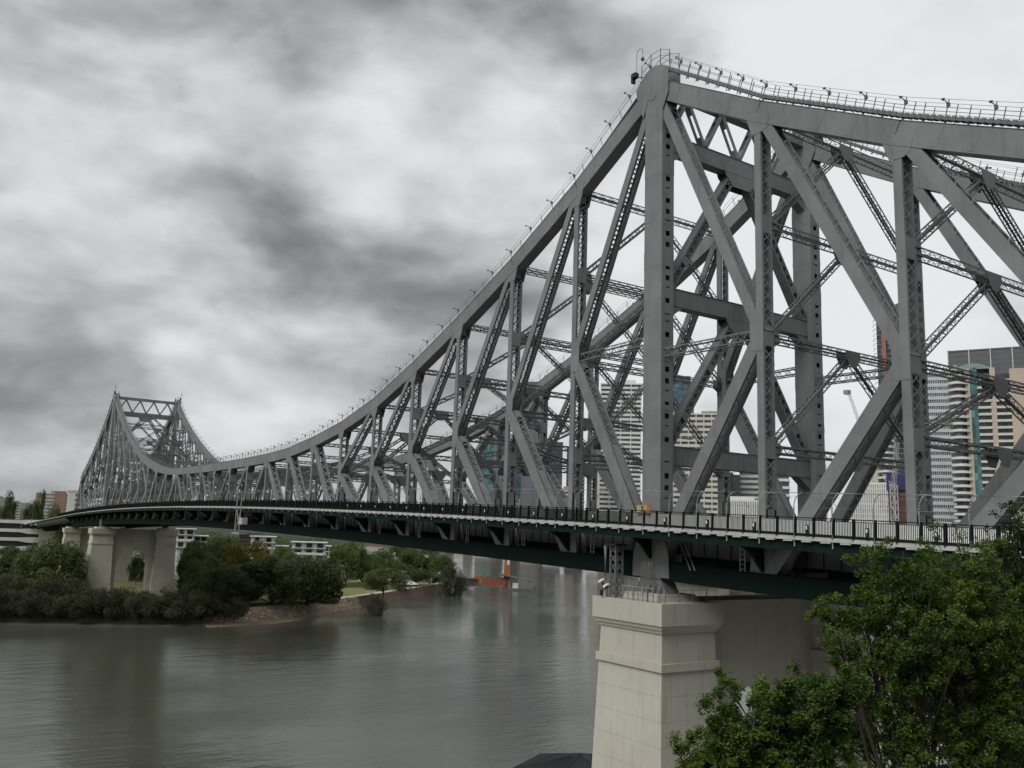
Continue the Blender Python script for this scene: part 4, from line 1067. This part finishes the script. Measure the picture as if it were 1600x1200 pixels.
mb = MB(); mb.box(*(v for a, b in zip((p0-g)-np.array([1.5, 1.5, 2]), (p0-g)+np.array([3.5, 3.5, 2])) for v in (a, b))); mb.build('jib_head', 'b_grey', t)
# --- left bank
def wavy_carpark():
    t, w, H = base('car_park_building', 'white multi storey car park with dark wavy openings at the left edge', 6, 66, 812, 560, BANK, 0, 'building')
    mb = MB(); ring(mb, w-1, 20, 0, H, 0); mb.build('core', 'black', t)
    n = 5; h = H/n
    for i in range(n):
        z = H-(i+1)*h+h*.55 if False else H-i*h-h*.42
        lo = [(-w/2, z), (-w*.02, z-.1), (w*.16, z-.9), (w/2, z-1.1)] if i % 1 == 0 else []
        pts = [(x, -.6, a) for x, a in lo]+[(w/2, -.6, z+h*.42), (w*.18, -.6, z+h*.42), (0, -.6, z+h*.36), (-w/2, -.6, z+h*.36)]
        mb = MB(); mb.prism(pts, (0, .9, 0)); mb.build('facade_band', 'b_white', t)
    mb = MB(); mb.box(w/2-1.5, w/2+9, -1.2, 18, 0, H-6); mb.build('stair_block', 'b_white', t)
    mb = MB(); mb.box(-w/2-1.2, -w/2, -.8, 18, 0, H); mb.build('edge_pier', 'b_white', t)
    for i in range(4): mb = MB(); mb.box(w/2+5.2, w/2+9.2, -1.32, -1.1, H-10-i*h*.9, H-9.2-i*h*.9); mb.build('louvre', 'black', t)
    mb = MB(); mb.box(-w/2-14, -w/2-1.3, 1, 16, 0, H-4.5); mb.build('side_wing', 'b_grey', t)
wavy_carpark()
t, w, H, dp = tower('apartment_building', 'red brick and cream flats on the far left hill', 58, 104, 772, 900, 18, 'band', 'b_cream', 'b_grey', fl=3.0, band=.55)
mb = MB(); mb.box(-w/2-.8, -w/2+5, -1, 18, 0, H+.8); mb.build('brick_end', 'b_brick', t); mb = MB(); mb.box(w*.02, w*.38, -1.4, 17, 0, H+3); mb.build('brick_core', 'b_brick', t)
t, w, H, dp = tower('apartment_building', 'white block of flats just left of the far bridge end', 104, 128, 768, 620, 16, 'none', 'b_white', 'b_white')
for i in range(6):
    for x in (w*.05, w*.22, w*.38): mb = MB(); mb.box(x-.8, x+.8, -.15, .2, H-3-i*3.0, H-1.4-i*3.0); mb.build('window', 'glass_dark', t)
tower('apartment_building', 'small pale houses far left on the hillside', 10, 30, 789, 1100, 16, 'band', 'b_cream', 'b_grey', fl=3)
def white_house(label, px0, px1, top, D, storeys, fl=3.1, m='b_white', seed=0):
    rd = random.Random(seed); t, w, H = base('white_house', label, px0, px1, top, D, BANK, 0, 'house')
    mb = MB(); ring(mb, w, 12, 0, H-.3, 0); mb.build('wall', m, t)
    for i in range(storeys):
        z = H-(i+1)*fl
        mb = MB(); mb.box(-w/2-.5, w/2+.5, -1.8, .0, z-.02, z+.25); mb.build('balcony', m, t)
        k = max(2, int(w/4.2))
        for j in range(k):
            x = -w/2+w*(j+.5)/k; ww = rd.uniform(.9, 1.5)
            mb = MB(); mb.box(x-ww, x+ww, -.1, .2, z+.35, z+fl-.7); mb.build('window', 'glass_dark', t)
            mb = MB(); mb.box(x-w/k/2-.1, x-w/k/2+.1, -1.8, -1.5, z+.2, z+fl-.05); mb.build('balcony_post', m, t)
        mb = MB(); mb.box(-w/2-.4, w/2+.4, -1.8, -1.72, z+.26, z+1.1); 
        if i % 2: mb.build('balustrade', m, t)
    mb = MB(); mb.box(-w/2-1, w/2+1, -2.2, 12.6, H-.28, H); mb.build('roof', m, t)
    return t
white_house('white flat roofed house with dark bays behind the trees beside the far pier', 281, 306, 826, 470, 3, seed=1)
white_house('low white house right of the flat roofed one, behind the tree tops', 308, 326, 837, 480, 2, seed=2)
white_house('white house beside the dark block above the yellow green tree', 397, 432, 838, 460, 4, seed=3)
white_house('small low white house between the two larger white houses', 437, 452, 853, 470, 2, seed=4)
white_house('three storey white house with balconies above the big dark trees', 462, 512, 847, 450, 5, seed=5)
white_house('pale white house partly hidden right of the balconied house', 508, 528, 853, 480, 2, seed=6)
t, w, H, dp = tower('dark_building', 'dark charcoal block left of the white houses', 378, 398, 833, 470, 14, 'glass', 'b_dark', 'black', zb=BANK)
# lamp posts on the approach road
for i, (px, D, top) in enumerate(((18, 640, 782), (36, 560, 783), (51, 500, 783))):
    g = ground_at(px, D, zd(360)-(D-420)*.03, 800); t = thing('street_lamp', ['left', 'middle', 'right'][i]+' thin grey street lamp on the far bridge approach', 'street lamp', tuple(g), group='approach street lamps')
    H = at_dist(px, top, D)[2]-g[2]; mb = MB(); mb.tube([(0, 0, -3), (0, 0, H)], [.18, .1], 6); mb.build('pole', 'galv', t); mb = MB(); mb.bar((0, 0, H), (2.2, 0, H+.2), .2); mb.build('arm', 'galv', t)
# --- park: shelter, ferry jetty
t = thing('park_shelter', 'small white hipped picnic shelter on the park lawn', 'shelter', tuple(ground_at(637, 392, BANK, 920)), .4)
mb = MB(); mb.add([(-3.6, -3, 2.6), (3.6, -3, 2.6), (3.6, 3, 2.6), (-3.6, 3, 2.6), (-1.2, 0, 4.4), (1.2, 0, 4.4)], [(0, 1, 5, 4), (1, 2, 5), (2, 3, 4, 5), (3, 0, 4), (3, 2, 1, 0)]); mb.build('roof', 'b_white', t)
for a in (-3, 3):
    for b in (-2.4, 2.4): mb = MB(); mb.bar((a, b, 0), (a, b, 2.65), .2); mb.build('post', 'b_dark', t)
t = thing('park_bench', 'pale bench slab near the sea wall left of the lone tree', 'bench', tuple(ground_at(546, 343, BANK, 938)), .6)
mb = MB(); mb.box(-1.6, 1.6, -.4, .4, .4, .55); mb.build('seat', 'b_white', t)
for a in (-1.2, 1.2): mb = MB(); mb.box(a-.15, a+.15, -.3, .3, 0, .4); mb.build('leg', 'b_grey', t)
MT['orange_steel'] = mat('orange_steel', (.32, .105, .042), .55, .15, .5); MT['rust_steel'] = mat('red_steel', (.22, .06, .042), .55, .15, .5)
A = ground_at(741, 472, WATER, 915); B = ground_at(792, 472, WATER, 915); ax = B-A; Lg = np.linalg.norm(ax); rz = math.atan2(ax[1], ax[0])
t = thing('ferry_gangway', 'red and orange lattice gangway of the ferry jetty on the river', 'gangway', tuple(A), rz)
for y in (-1.4, 1.4):
    mb = MB(); mb.bar((0, y, 2.0), (Lg, y, 1.6), .45); mb.build('bottom_chord', 'orange_steel', t)
    mb = MB(); mb.bar((0, y, 6.4), (Lg, y, 5.8), .45); mb.build('top_chord', 'rust_steel', t)
    k = 10
    for i in range(k):
        x0, x1 = Lg*i/k, Lg*(i+1)/k; mb = MB(); mb.bar((x0, y, 2) if i % 2 else (x0, y, 6.2), (x1, y, 6.2) if i % 2 else (x1, y, 2), .38); mb.build('web', 'orange_steel', t)
mb = MB(); mb.box(0, Lg, -1.3, 1.3, 1.5, 1.75); mb.build('walk_deck', 'rust_steel', t)
mb = MB(); mb.box(Lg*.22, Lg, -1.5, -1.42, 2.4, 5.6); mb.build('mesh_panel', 'rust_steel', t)
mb = MB(); mb.prism([(0, -1.7, 2.0), (0, -1.7, 7.4), (Lg*.2, -1.7, 7.0), (Lg*.16, -1.7, 3.0)], (0, 3.4, 0)); mb.build('portal', 'orange_steel', t)
t = thing('ferry_pontoon', 'dark ferry pontoon with sloping canopy and upright orange pylon', 'pontoon', tuple(B), rz)
mb = MB(); mb.box(-3, 14, -4, 4, -.3, 1.1); mb.build('hull', 'b_dark', t)
mb = MB(); mb.prism([(-4.5, -3.5, 8.4), (14, -3.5, 5.2), (14, -3.5, 4.8), (-4.5, -3.5, 7.6)], (0, 7, 0)); mb.build('canopy', 'b_dark', t)
mb = MB(); mb.prism([(-2.2, -.6, 1), (1.8, -.6, 1), (1.2, -.6, 17), (-1.4, -.6, 18)], (0, 1.6, 0)); py = mb.build('pylon', 'orange_steel', t)
mb = MB(); mb.box(-.2, 1.0, -.66, -.61, 13, 17); mb.build('pylon_panel', 'b_white', py)
for a in (1, 6, 12):
    for b in (-3, 3): mb = MB(); mb.bar((a, b, 1), (a, b, 5.4), .3); mb.build('canopy_post', 'b_grey', t)
mb = MB(); mb.box(3, 6, -2, 2, 1.1, 3.8); mb.build('waiting_box', 'b_white', t)
for a, b in ((15, 0), (19, -3)): mb = MB(); mb.tube([(a, b, -1), (a, b, 2.4)], .35, 8); mb.build('mooring_pile', 'b_dark', t)
Sg = ground_at(731, 472, WATER, 910); t = thing('ferry_shelter', 'white walled ferry waiting shelter with dark roof beside the gangway', 'shelter', tuple(Sg), rz)
mb = MB(); mb.box(-7, 5, -3.5, 3.5, 5.2, 5.7); mb.build('roof', 'b_dark', t)
mb = MB(); mb.box(-6, 4, 1.5, 2, 1.6, 5.2); mb.build('wall', 'b_white', t)
mb = MB(); mb.box(-7, 5, -3.6, 3.6, 1.1, 1.6); mb.build('floor', 'b_grey', t)
for a in (-6, -3, 0, 3): mb = MB(); mb.bar((a, -3.2, -1), (a, -3.2, 5.2), .35); mb.build('pile', 'b_dark', t)
# under-bridge maintenance gantry hanging at mid span
t = thing('maintenance_gantry', 'pale lattice maintenance gantry hung on the bridge edge at mid span', 'gantry', (xk(9)-.5, YR+.5, zd(xk(9))))
for a in (-1.3, 1.3): mb = MB(); mb.bar((a, .3, -4.6), (a, .3, 3.0), .16); mb.build('hanger', 'galv', t)
mb = MB(); mb.bar((1.6, .2, 0), (-1.4, .2, -4.6), .12); mb.bar((-1.6, .25, 0), (1.4, .25, -4.6), .12); mb.build('brace', 'galv', t, 'stuff')
mb = MB(); mb.box(-2.2, 2.2, -4, .6, -4.8, -4.5); mb.build('platform', 'galv', t)
mb = MB(); mb.box(-1.2, -3.2, -.5, .5, -3.0, -1.8); mb.build('winch_box', 'barrier', t)

# ================================================================== TREES
def leaf_mat(name, c1, c2, scale, objrand=.34, transl=.25, vs=None):
    return mat(name, c1, .6, .42, vs or scale*5, col2=c2, c2scale=scale*.6, objrand=objrand, transl=transl, spec=.25)
MT['leaf_far'] = leaf_mat('far_leaf', (.070, .102, .036), (.112, .142, .046), .30)
MT['leaf_mang'] = leaf_mat('mangrove_leaf', (.062, .068, .036), (.082, .088, .044), .35)
MT['leaf_lime'] = leaf_mat('lime_leaf', (.125, .14, .026), (.19, .14, .026), .25)
MT['leaf_mid'] = leaf_mat('mid_leaf', (.072, .105, .028), (.095, .13, .034), .35)
MT['leaf_near'] = leaf_mat('near_leaf', (.055, .105, .018), (.135, .195, .034), 1.3, .05, .35)
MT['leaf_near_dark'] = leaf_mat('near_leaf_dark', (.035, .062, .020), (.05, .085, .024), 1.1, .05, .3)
MT['bark'] = mat('bark', (.055, .045, .036), .9, .3, 3, .5, 12); MT['bark_pale'] = mat('pale_bark', (.12, .11, .095), .9, .3, 1, .4, 6)

def leaf_mesh(name, centers, size, m, up_bias=.35, seed=0, fold=True):
    """one small two-triangle leaf at each centre, random orientation"""
    r = np.random.default_rng(seed); n = len(centers); c = np.asarray(centers, float)
    nrm = r.normal(size=(n, 3)); nrm[:, 2] = np.abs(nrm[:, 2])+up_bias; nrm /= np.linalg.norm(nrm, axis=1)[:, None]
    a = r.normal(size=(n, 3)); a -= (a*nrm).sum(1)[:, None]*nrm; a /= np.linalg.norm(a, axis=1)[:, None]
    b = np.cross(nrm, a); s = size*r.uniform(.6, 1.35, n)[:, None]
    v = np.empty((n, 4, 3)); v[:, 0] = c-a*s; v[:, 1] = c+b*s*.5-nrm*s*.12; v[:, 2] = c+a*s; v[:, 3] = c-b*s*.5-nrm*s*.12
    me = bpy.data.meshes.new(name); me.vertices.add(n*4); me.vertices.foreach_set('co', v.reshape(-1))
    idx = np.arange(n)*4; tri = np.stack([idx, idx+1, idx+2, idx, idx+2, idx+3], 1).reshape(-1)
    me.loops.add(n*6); me.loops.foreach_set('vertex_index', tri.astype(np.int32))
    me.polygons.add(n*2); me.polygons.foreach_set('loop_start', (np.arange(n*2)*3).astype(np.int32)); me.polygons.foreach_set('loop_total', np.full(n*2, 3, np.int32))
    me.update(calc_edges=True); me.materials.append(MT[m]); return me

def crown_points(n, shape, seed, clumps=46, lay=.8, cs=.26):
    """leaf positions gathered in clumps through a unit crown (radius 1, height 0..1)"""
    r = np.random.default_rng(seed); pts = []
    cc = []
    while len(cc) < clumps:
        p = r.uniform(-1, 1, 3); p[2] = r.uniform(0, 1)
        rad = math.hypot(p[0], p[1])
        if shape == 'umbrella': lim = math.sqrt(max(0, 1-((p[2]-.42)/.58)**2)) if p[2] > .42 else .80+.45*p[2]
        elif shape == 'column': lim = .55+.45*math.sin(math.pi*min(1, p[2]*.9+.1))
        else: lim = math.sqrt(max(0, 1-(2*p[2]-1)**2))
        lim *= .86+.2*math.sin(3*math.atan2(p[1], p[0])+seed)
        if rad < lim and (rad > lim*.45 or p[2] > .6): cc.append(p)
    cc = np.array(cc); w = r.uniform(.5, 1.5, clumps); w /= w.sum()
    which = r.choice(clumps, n, p=w); rad = cs*r.uniform(.6, 1.35, clumps)
    d = r.normal(size=(n, 3)); d /= np.linalg.norm(d, axis=1)[:, None]; d[:, 2] *= .62; d[:, 2] += .12
    q = cc[which]+d*(rad[which]*r.uniform(.35, 1, n)**.5)[:, None]
    q[:, 2] = np.maximum(q[:, 2], .02); return q, cc

FT = {}
def far_tree_mesh(key, shape, m, n, seed, trunk=.16, leaf=.026, clumps=60, cs=.27):
    q, cc = crown_points(n, shape, seed, clumps, cs=cs)
    q = q*np.array([1, 1, 1-trunk])+np.array([0, 0, trunk])
    cr = leaf_mesh('crown', q, leaf, m, up_bias=.8, seed=seed)
    r = random.Random(seed); mb = MB(); mb.tube([(0, 0, -.04), (.01, .01, trunk*.6), (.0, .02, trunk+.15)], [.045, .035, .025], 7)
    for c in cc[:9]:
        e = V3(c[0]*.8, c[1]*.8, trunk+c[2]*(1-trunk)*.9); mb.tube([(0, 0.01, trunk*.7), tuple(e*V3(.45, .45, .7)), tuple(e)], [.024, .014, .006], 5)
    FT[key] = (cr, mb.mesh('trunk', 'bark'))
far_tree_mesh('dome', 'umbrella', 'leaf_far', 20000, 19, trunk=.24); far_tree_mesh('u1', 'umbrella', 'leaf_far', 30000, 11, trunk=.04, clumps=75); far_tree_mesh('u2', 'umbrella', 'leaf_far', 30000, 12, trunk=.04, clumps=75, cs=.24)
far_tree_mesh('ulime', 'umbrella', 'leaf_lime', 21000, 13, clumps=70, cs=.25); far_tree_mesh('umid', 'umbrella', 'leaf_mid', 21000, 14, clumps=65, cs=.25)
far_tree_mesh('r1', 'round', 'leaf_far', 22000, 15, trunk=.1); far_tree_mesh('rmid', 'round', 'leaf_mid', 20000, 16, trunk=.12)
far_tree_mesh('m1', 'round', 'leaf_mang', 7000, 21, trunk=.16, leaf=.032, clumps=34, cs=.32); far_tree_mesh('m2', 'umbrella', 'leaf_mang', 7000, 22, trunk=.22, leaf=.032, clumps=34, cs=.3); far_tree_mesh('m3', 'round', 'leaf_mang', 7000, 23, trunk=.2, leaf=.032, clumps=30, cs=.34)
far_tree_mesh('bush', 'round', 'leaf_mang', 14000, 25, trunk=.0, leaf=.03, clumps=50, cs=.3)
far_tree_mesh('pine', 'column', 'leaf_far', 5000, 24, trunk=.1, leaf=.04, clumps=30, cs=.28)
def tree(key, label, px, top, wpx, D, zb=BANK, name='park_tree', group='trees on the far bank', rz=None, cat='tree'):
    g = ground_at(px, D, zb, 900); d = ray(px, 900); sc = D/math.hypot(d[0], d[1]); H = at_dist(px, top, D)[2]-zb; rad = wpx/FPX*sc/2*(1.27 if key in ('u1', 'u2') else 1.12)
    t = thing(name, label, cat, tuple(g), random.uniform(0, 6.28) if rz is None else rz, group)
    for nm, me in zip(('crown', 'trunk'), FT[key]):
        o = link(nm, me, t); o.scale = (rad, rad, H)
    return t
# big park trees, left to right
TREES = [('u1', 'broad dark tree left of the far pier, reaching the pier edge', 78, 852, 88, 335), ('u2', 'dark tree at the left edge below the white car park', 18, 858, 90, 350), ('umid', 'tree crown filling the gap left of the far pier base', 48, 862, 70, 380),
    ('umid', 'light green tree top beside the right foot of the far pier', 304, 847, 54, 400), ('u1', 'dark tree just right of the far pier', 302, 862, 48, 350), ('umid', 'rounded green tree top in front of the flat roofed white house', 347, 842, 62, 420), ('u2', 'second dark tree right of the far pier', 330, 874, 62, 326),
    ('ulime', 'broad yellow green tree with rusty tinge below the dark charcoal block', 386, 852, 92, 331), ('u1', 'big dark tree below the yellow green one by the sea wall', 356, 888, 74, 308), ('u2', 'big dark spreading tree in the middle of the sea wall', 428, 874, 98, 311), ('u1', 'big dark spreading tree at the right end of the group, beside the lawn', 484, 878, 92, 318), ('u2', 'dark tree behind the spreading trees, left of the balconied house', 455, 866, 70, 370),
    ('umid', 'tall dark tree right of the balconied white house', 540, 852, 78, 410), ('r1', 'dark rounded tree behind the lone tree', 590, 862, 60, 440), ('rmid', 'dark tree under the bridge deck in the back row', 655, 853, 74, 470), ('umid', 'dark green tree at the right end of the back row', 690, 868, 44, 460), ('r1', 'dense dark tree between the back row and the lawn', 566, 866, 52, 430),
    ('dome', 'lone dome shaped dark tree on the lawn with a visible trunk', 601, 889, 68, 352), ('rmid', 'bright green rounded tree right of the lone dome tree', 640, 885, 56, 420), ('rmid', 'smaller green tree behind the picnic shelter', 672, 893, 34, 430),
    ('rmid', 'green tree low on the slope below the white house', 512, 872, 44, 400), ('umid', 'green tree behind the yellow green one', 440, 856, 46, 420), ('r1', 'dark tree at the far back below the bridge truss', 622, 850, 46, 520), ('r1', 'dark tree behind the white car park', 2, 776, 24, 900), ('pine', 'dark tall pine beside the brick flats', 50, 772, 18, 860), ('r1', 'dark bushy tree left of the brick flats', 38, 789, 28, 880), ('r1', 'round dark tree in front of the brick flats', 76, 795, 34, 700), ('r1', 'dark tree behind the far anchor pier', 90, 822, 30, 470), ('r1', 'shadowy tree seen through the far pier arch', 213, 872, 26, 400)]
for (key, lab, px, top, w, D) in TREES: tree(key, lab, px, top, w, D)
tree('bush', 'grey green bush overhanging the water at the tip of the point', 706, 889, 40, 418, WATER-2.5, name='mangrove_tree', group='mangroves along the far bank')
tree('bush', 'small bush growing from the water below the sea wall', 590, 930, 28, 322, WATER-1.2, name='mangrove_tree', group='mangroves along the far bank')
# far wooded bank behind the white houses: one mass
q = []; r_ = np.random.default_rng(3)
for px in np.arange(225, 560, 3.0):
    D = 640+60*math.sin(px*.05); top = 834+9*math.sin(px*.11)+(px-250)*.055
    b = at_dist(px, top, D); hgt_ = b[2]-BANK; k = 420
    for _ in range(1):
        pp = r_.normal(size=(k, 3)); pp /= np.linalg.norm(pp, axis=1)[:, None]; q.append(pp*np.array([6, 6, hgt_*.5])+np.array([b[0]+r_.normal()*5, b[1]+r_.normal()*5, BANK+hgt_*.5]))
o = link('distant_wood', leaf_mesh('distant_wood', np.concatenate(q), .55, 'leaf_far', seed=4)); o['kind'] = 'stuff'; o['label'] = 'dark wooded bank behind the white houses'; o['category'] = 'wood'
# mangroves along the far waterline
ordw = ['leftmost', 'second', 'third', 'fourth', 'fifth', 'sixth', 'seventh', 'eighth', 'ninth', 'tenth', 'eleventh', 'twelfth', 'thirteenth', 'fourteenth', 'fifteenth', 'sixteenth', 'seventeenth', 'eighteenth', 'nineteenth', 'twentieth', 'twenty first', 'twenty second', 'twenty third']
rd = random.Random(5)
def shore_at(px, inland):
    """point on the far bank a little inland from the waterline under this pixel column"""
    d = ray(px, 960); best = None
    lo = None
    for D in np.arange(200, 420, 1.0):
        p = CAM+d*(D/math.hypot(d[0], d[1]))
        dist = np.min(np.hypot(line[:, 0]-p[0], line[:, 1]-p[1]))
        if lo is None or dist < lo[0]: lo = (dist, D)
    return lo[1]+inland
front = list(np.linspace(-12, 362, 19)); back = list(np.linspace(-4, 345, 16))
for row, lst in (('front', front), ('back', back)):
    for i, px in enumerate(lst):
        px += rd.uniform(-5, 5); inl = (1 if row == 'front' else 9)+rd.uniform(-1.5, 2.5)
        D = shore_at(px, inl); h = rd.uniform(7.0, 9.0) if row == 'front' else rd.uniform(8.0, 10.5)
        if px > 345: h *= .8
        if 120 < px < 275 and row == 'back': h *= .72
        zb = WATER+.55 if row == 'front' else BANK-1.5
        top = 960
        g = ground_at(px, D, zb, 960); t = thing('mangrove_tree', ordw[i]+(' mangrove' if i == 0 else ' mangrove from the left')+' in the '+row+' row along the far waterline', 'mangrove', tuple(g), rd.uniform(0, 6.28), 'mangroves along the far bank')
        rr = rd.uniform(4.6, 6.0)
        for nm, me in zip(('crown', 'trunk'), FT[rd.choice(['m1', 'm2', 'm3'])]):
            o = link(nm, me, t); o.scale = (rr, rr, h)

# ------------------------------------------------------------------ foreground trees on the slope below the lookout
def near_tree(label, root, limbs, nleaf, leaf, m, seed, bark='bark', trunk_r=.22, spread=.5):
    """limbs: crown lobes (x, y, z, radius); a branch runs from the trunk into each lobe, twigs and leaf tufts fill it"""
    r = np.random.default_rng(seed); t = thing('foreground_tree', label, 'tree', tuple(root), 0, 'trees in the foreground')
    root = np.asarray(root, float); L_ = [(np.array(l[:3])-root, l[3]) for l in limbs]
    cen = np.mean([l[0] for l in L_], axis=0); fork = np.array([cen[0]*.5, cen[1]*.5, max(1.0, min(l[0][2]-l[1] for l in L_)*.75)])
    mb = MB(); mb.tube([(0, 0, -1), tuple(fork*V3(.3, .3, .45)), tuple(fork)], [trunk_r*1.3, trunk_r, trunk_r*.8], 9)
    tufts = []; tw = MB()
    for c, rad in L_:
        mid = fork*.45+c*.55+r.normal(size=3)*.25-V3(0, 0, .3)
        mb.tube([tuple(fork), tuple(mid), tuple(c)], [trunk_r*.5, trunk_r*.32, trunk_r*.14], 7)
        k = int(21*rad*rad)
        for i in range(k):
            d = r.normal(size=3); d /= np.linalg.norm(d); d[2] = d[2]*.8+.12
            e = c+d*rad*r.uniform(.55, 1.05); s = mid+(c-mid)*r.uniform(.2, 1); m2 = (s+e)/2+r.normal(size=3)*.1*rad-V3(0, 0, .06*rad)
            mb.tube([tuple(s), tuple(m2), tuple(e)], [.032, .02, .009], 4)
            for q in range(6):
                f = r.uniform(.45, 1.08); tufts.append((s+(e-s)*f+r.normal(size=3)*.16*rad, .07+.10*r.uniform()))
    mb.build('trunk', bark, t)
    tufts_c = np.array([a for a, b in tufts]); tr = np.array([b for a, b in tufts]); w = r.choice(len(tufts), nleaf)
    d = r.normal(size=(nleaf, 3)); d /= np.linalg.norm(d, axis=1)[:, None]
    pts = tufts_c[w]+d*(tr[w]*r.uniform(.2, 1.25, nleaf))[:, None]
    o = link('crown', leaf_mesh('crown', pts, leaf, m, up_bias=.5, seed=seed), t); o['kind'] = 'stuff'
    return t
def lobes(lst): return [tuple(at_dist(px, py, D))+(rp/FPX*D,) for px, py, D, rp in lst]
def foot(px, D, down):
    p = at_dist(px, 1000, D); return (p[0], p[1], hgt(p[0], p[1])-.2)
near_tree('large leafy tree in the lower right, its light green crown over the footpath', foot(1470, 23, 0),
    lobes([(1400, 905, 22, 62), (1480, 900, 22.6, 70), (1350, 960, 21.5, 50), (1440, 985, 21.5, 72), (1520, 960, 23, 75), (1310, 1000, 21, 40), (1380, 1060, 22, 60), (1490, 1070, 23, 80), (1300, 950, 21, 28), (1560, 1040, 23.5, 70), (1340, 1130, 22.5, 50), (1430, 1170, 22, 60), (1545, 1150, 23, 70)]), 165000, .036, 'leaf_near', 31, trunk_r=.2)
near_tree('low bright green bushy tree at the bottom edge, beside the near pier', foot(1190, 20, 0),
    lobes([(1180, 1110, 18, 62), (1250, 1100, 18.5, 66), (1120, 1150, 18, 48), (1200, 1180, 18.5, 70), (1080, 1190, 18, 40), (1280, 1170, 19, 65), (1310, 1090, 18.6, 42), (1215, 1062, 18, 32), (1150, 1230, 18.5, 70), (1060, 1225, 18, 40), (1270, 1240, 18.5, 70)]), 160000, .035, 'leaf_near', 32, trunk_r=.16)
near_tree('dark tree at the right edge behind the light green one', foot(1610, 28, 0),
    lobes([(1575, 845, 27, 36), (1605, 835, 27, 45), (1600, 900, 27, 75), (1545, 930, 27.5, 60), (1640, 850, 27, 60), (1580, 1000, 28, 90), (1500, 1020, 28, 60), (1600, 1110, 28, 100), (1500, 1120, 28.5, 70), (1660, 950, 28, 90), (1660, 1060, 28, 90), (1580, 1190, 28, 90), (1420, 1100, 28.5, 50)]), 150000, .040, 'leaf_near_dark', 33, trunk_r=.25)
# added pale canopy, standing in for pale surfaces glimpsed below the leaves
t = thing('pale_stand_in', 'added pale canopy standing in for light patches among the leaves at the bottom right', 'stand-in', tuple(ground_at(1545, 46, -22, 1180)), .5)
mb = MB(); mb.prism([(-6, -3, 3.0), (6, -3, 3.0), (6, 3, 3.6), (-6, 3, 3.6)], (0, 0, .12)); mb.build('canopy', 'b_white', t)
for a in (-5.5, 5.5):
    for b in (-2.6, 2.6): mb = MB(); mb.bar((a, b, -5), (a, b, 3.2), .15); mb.build('post', 'galv', t)
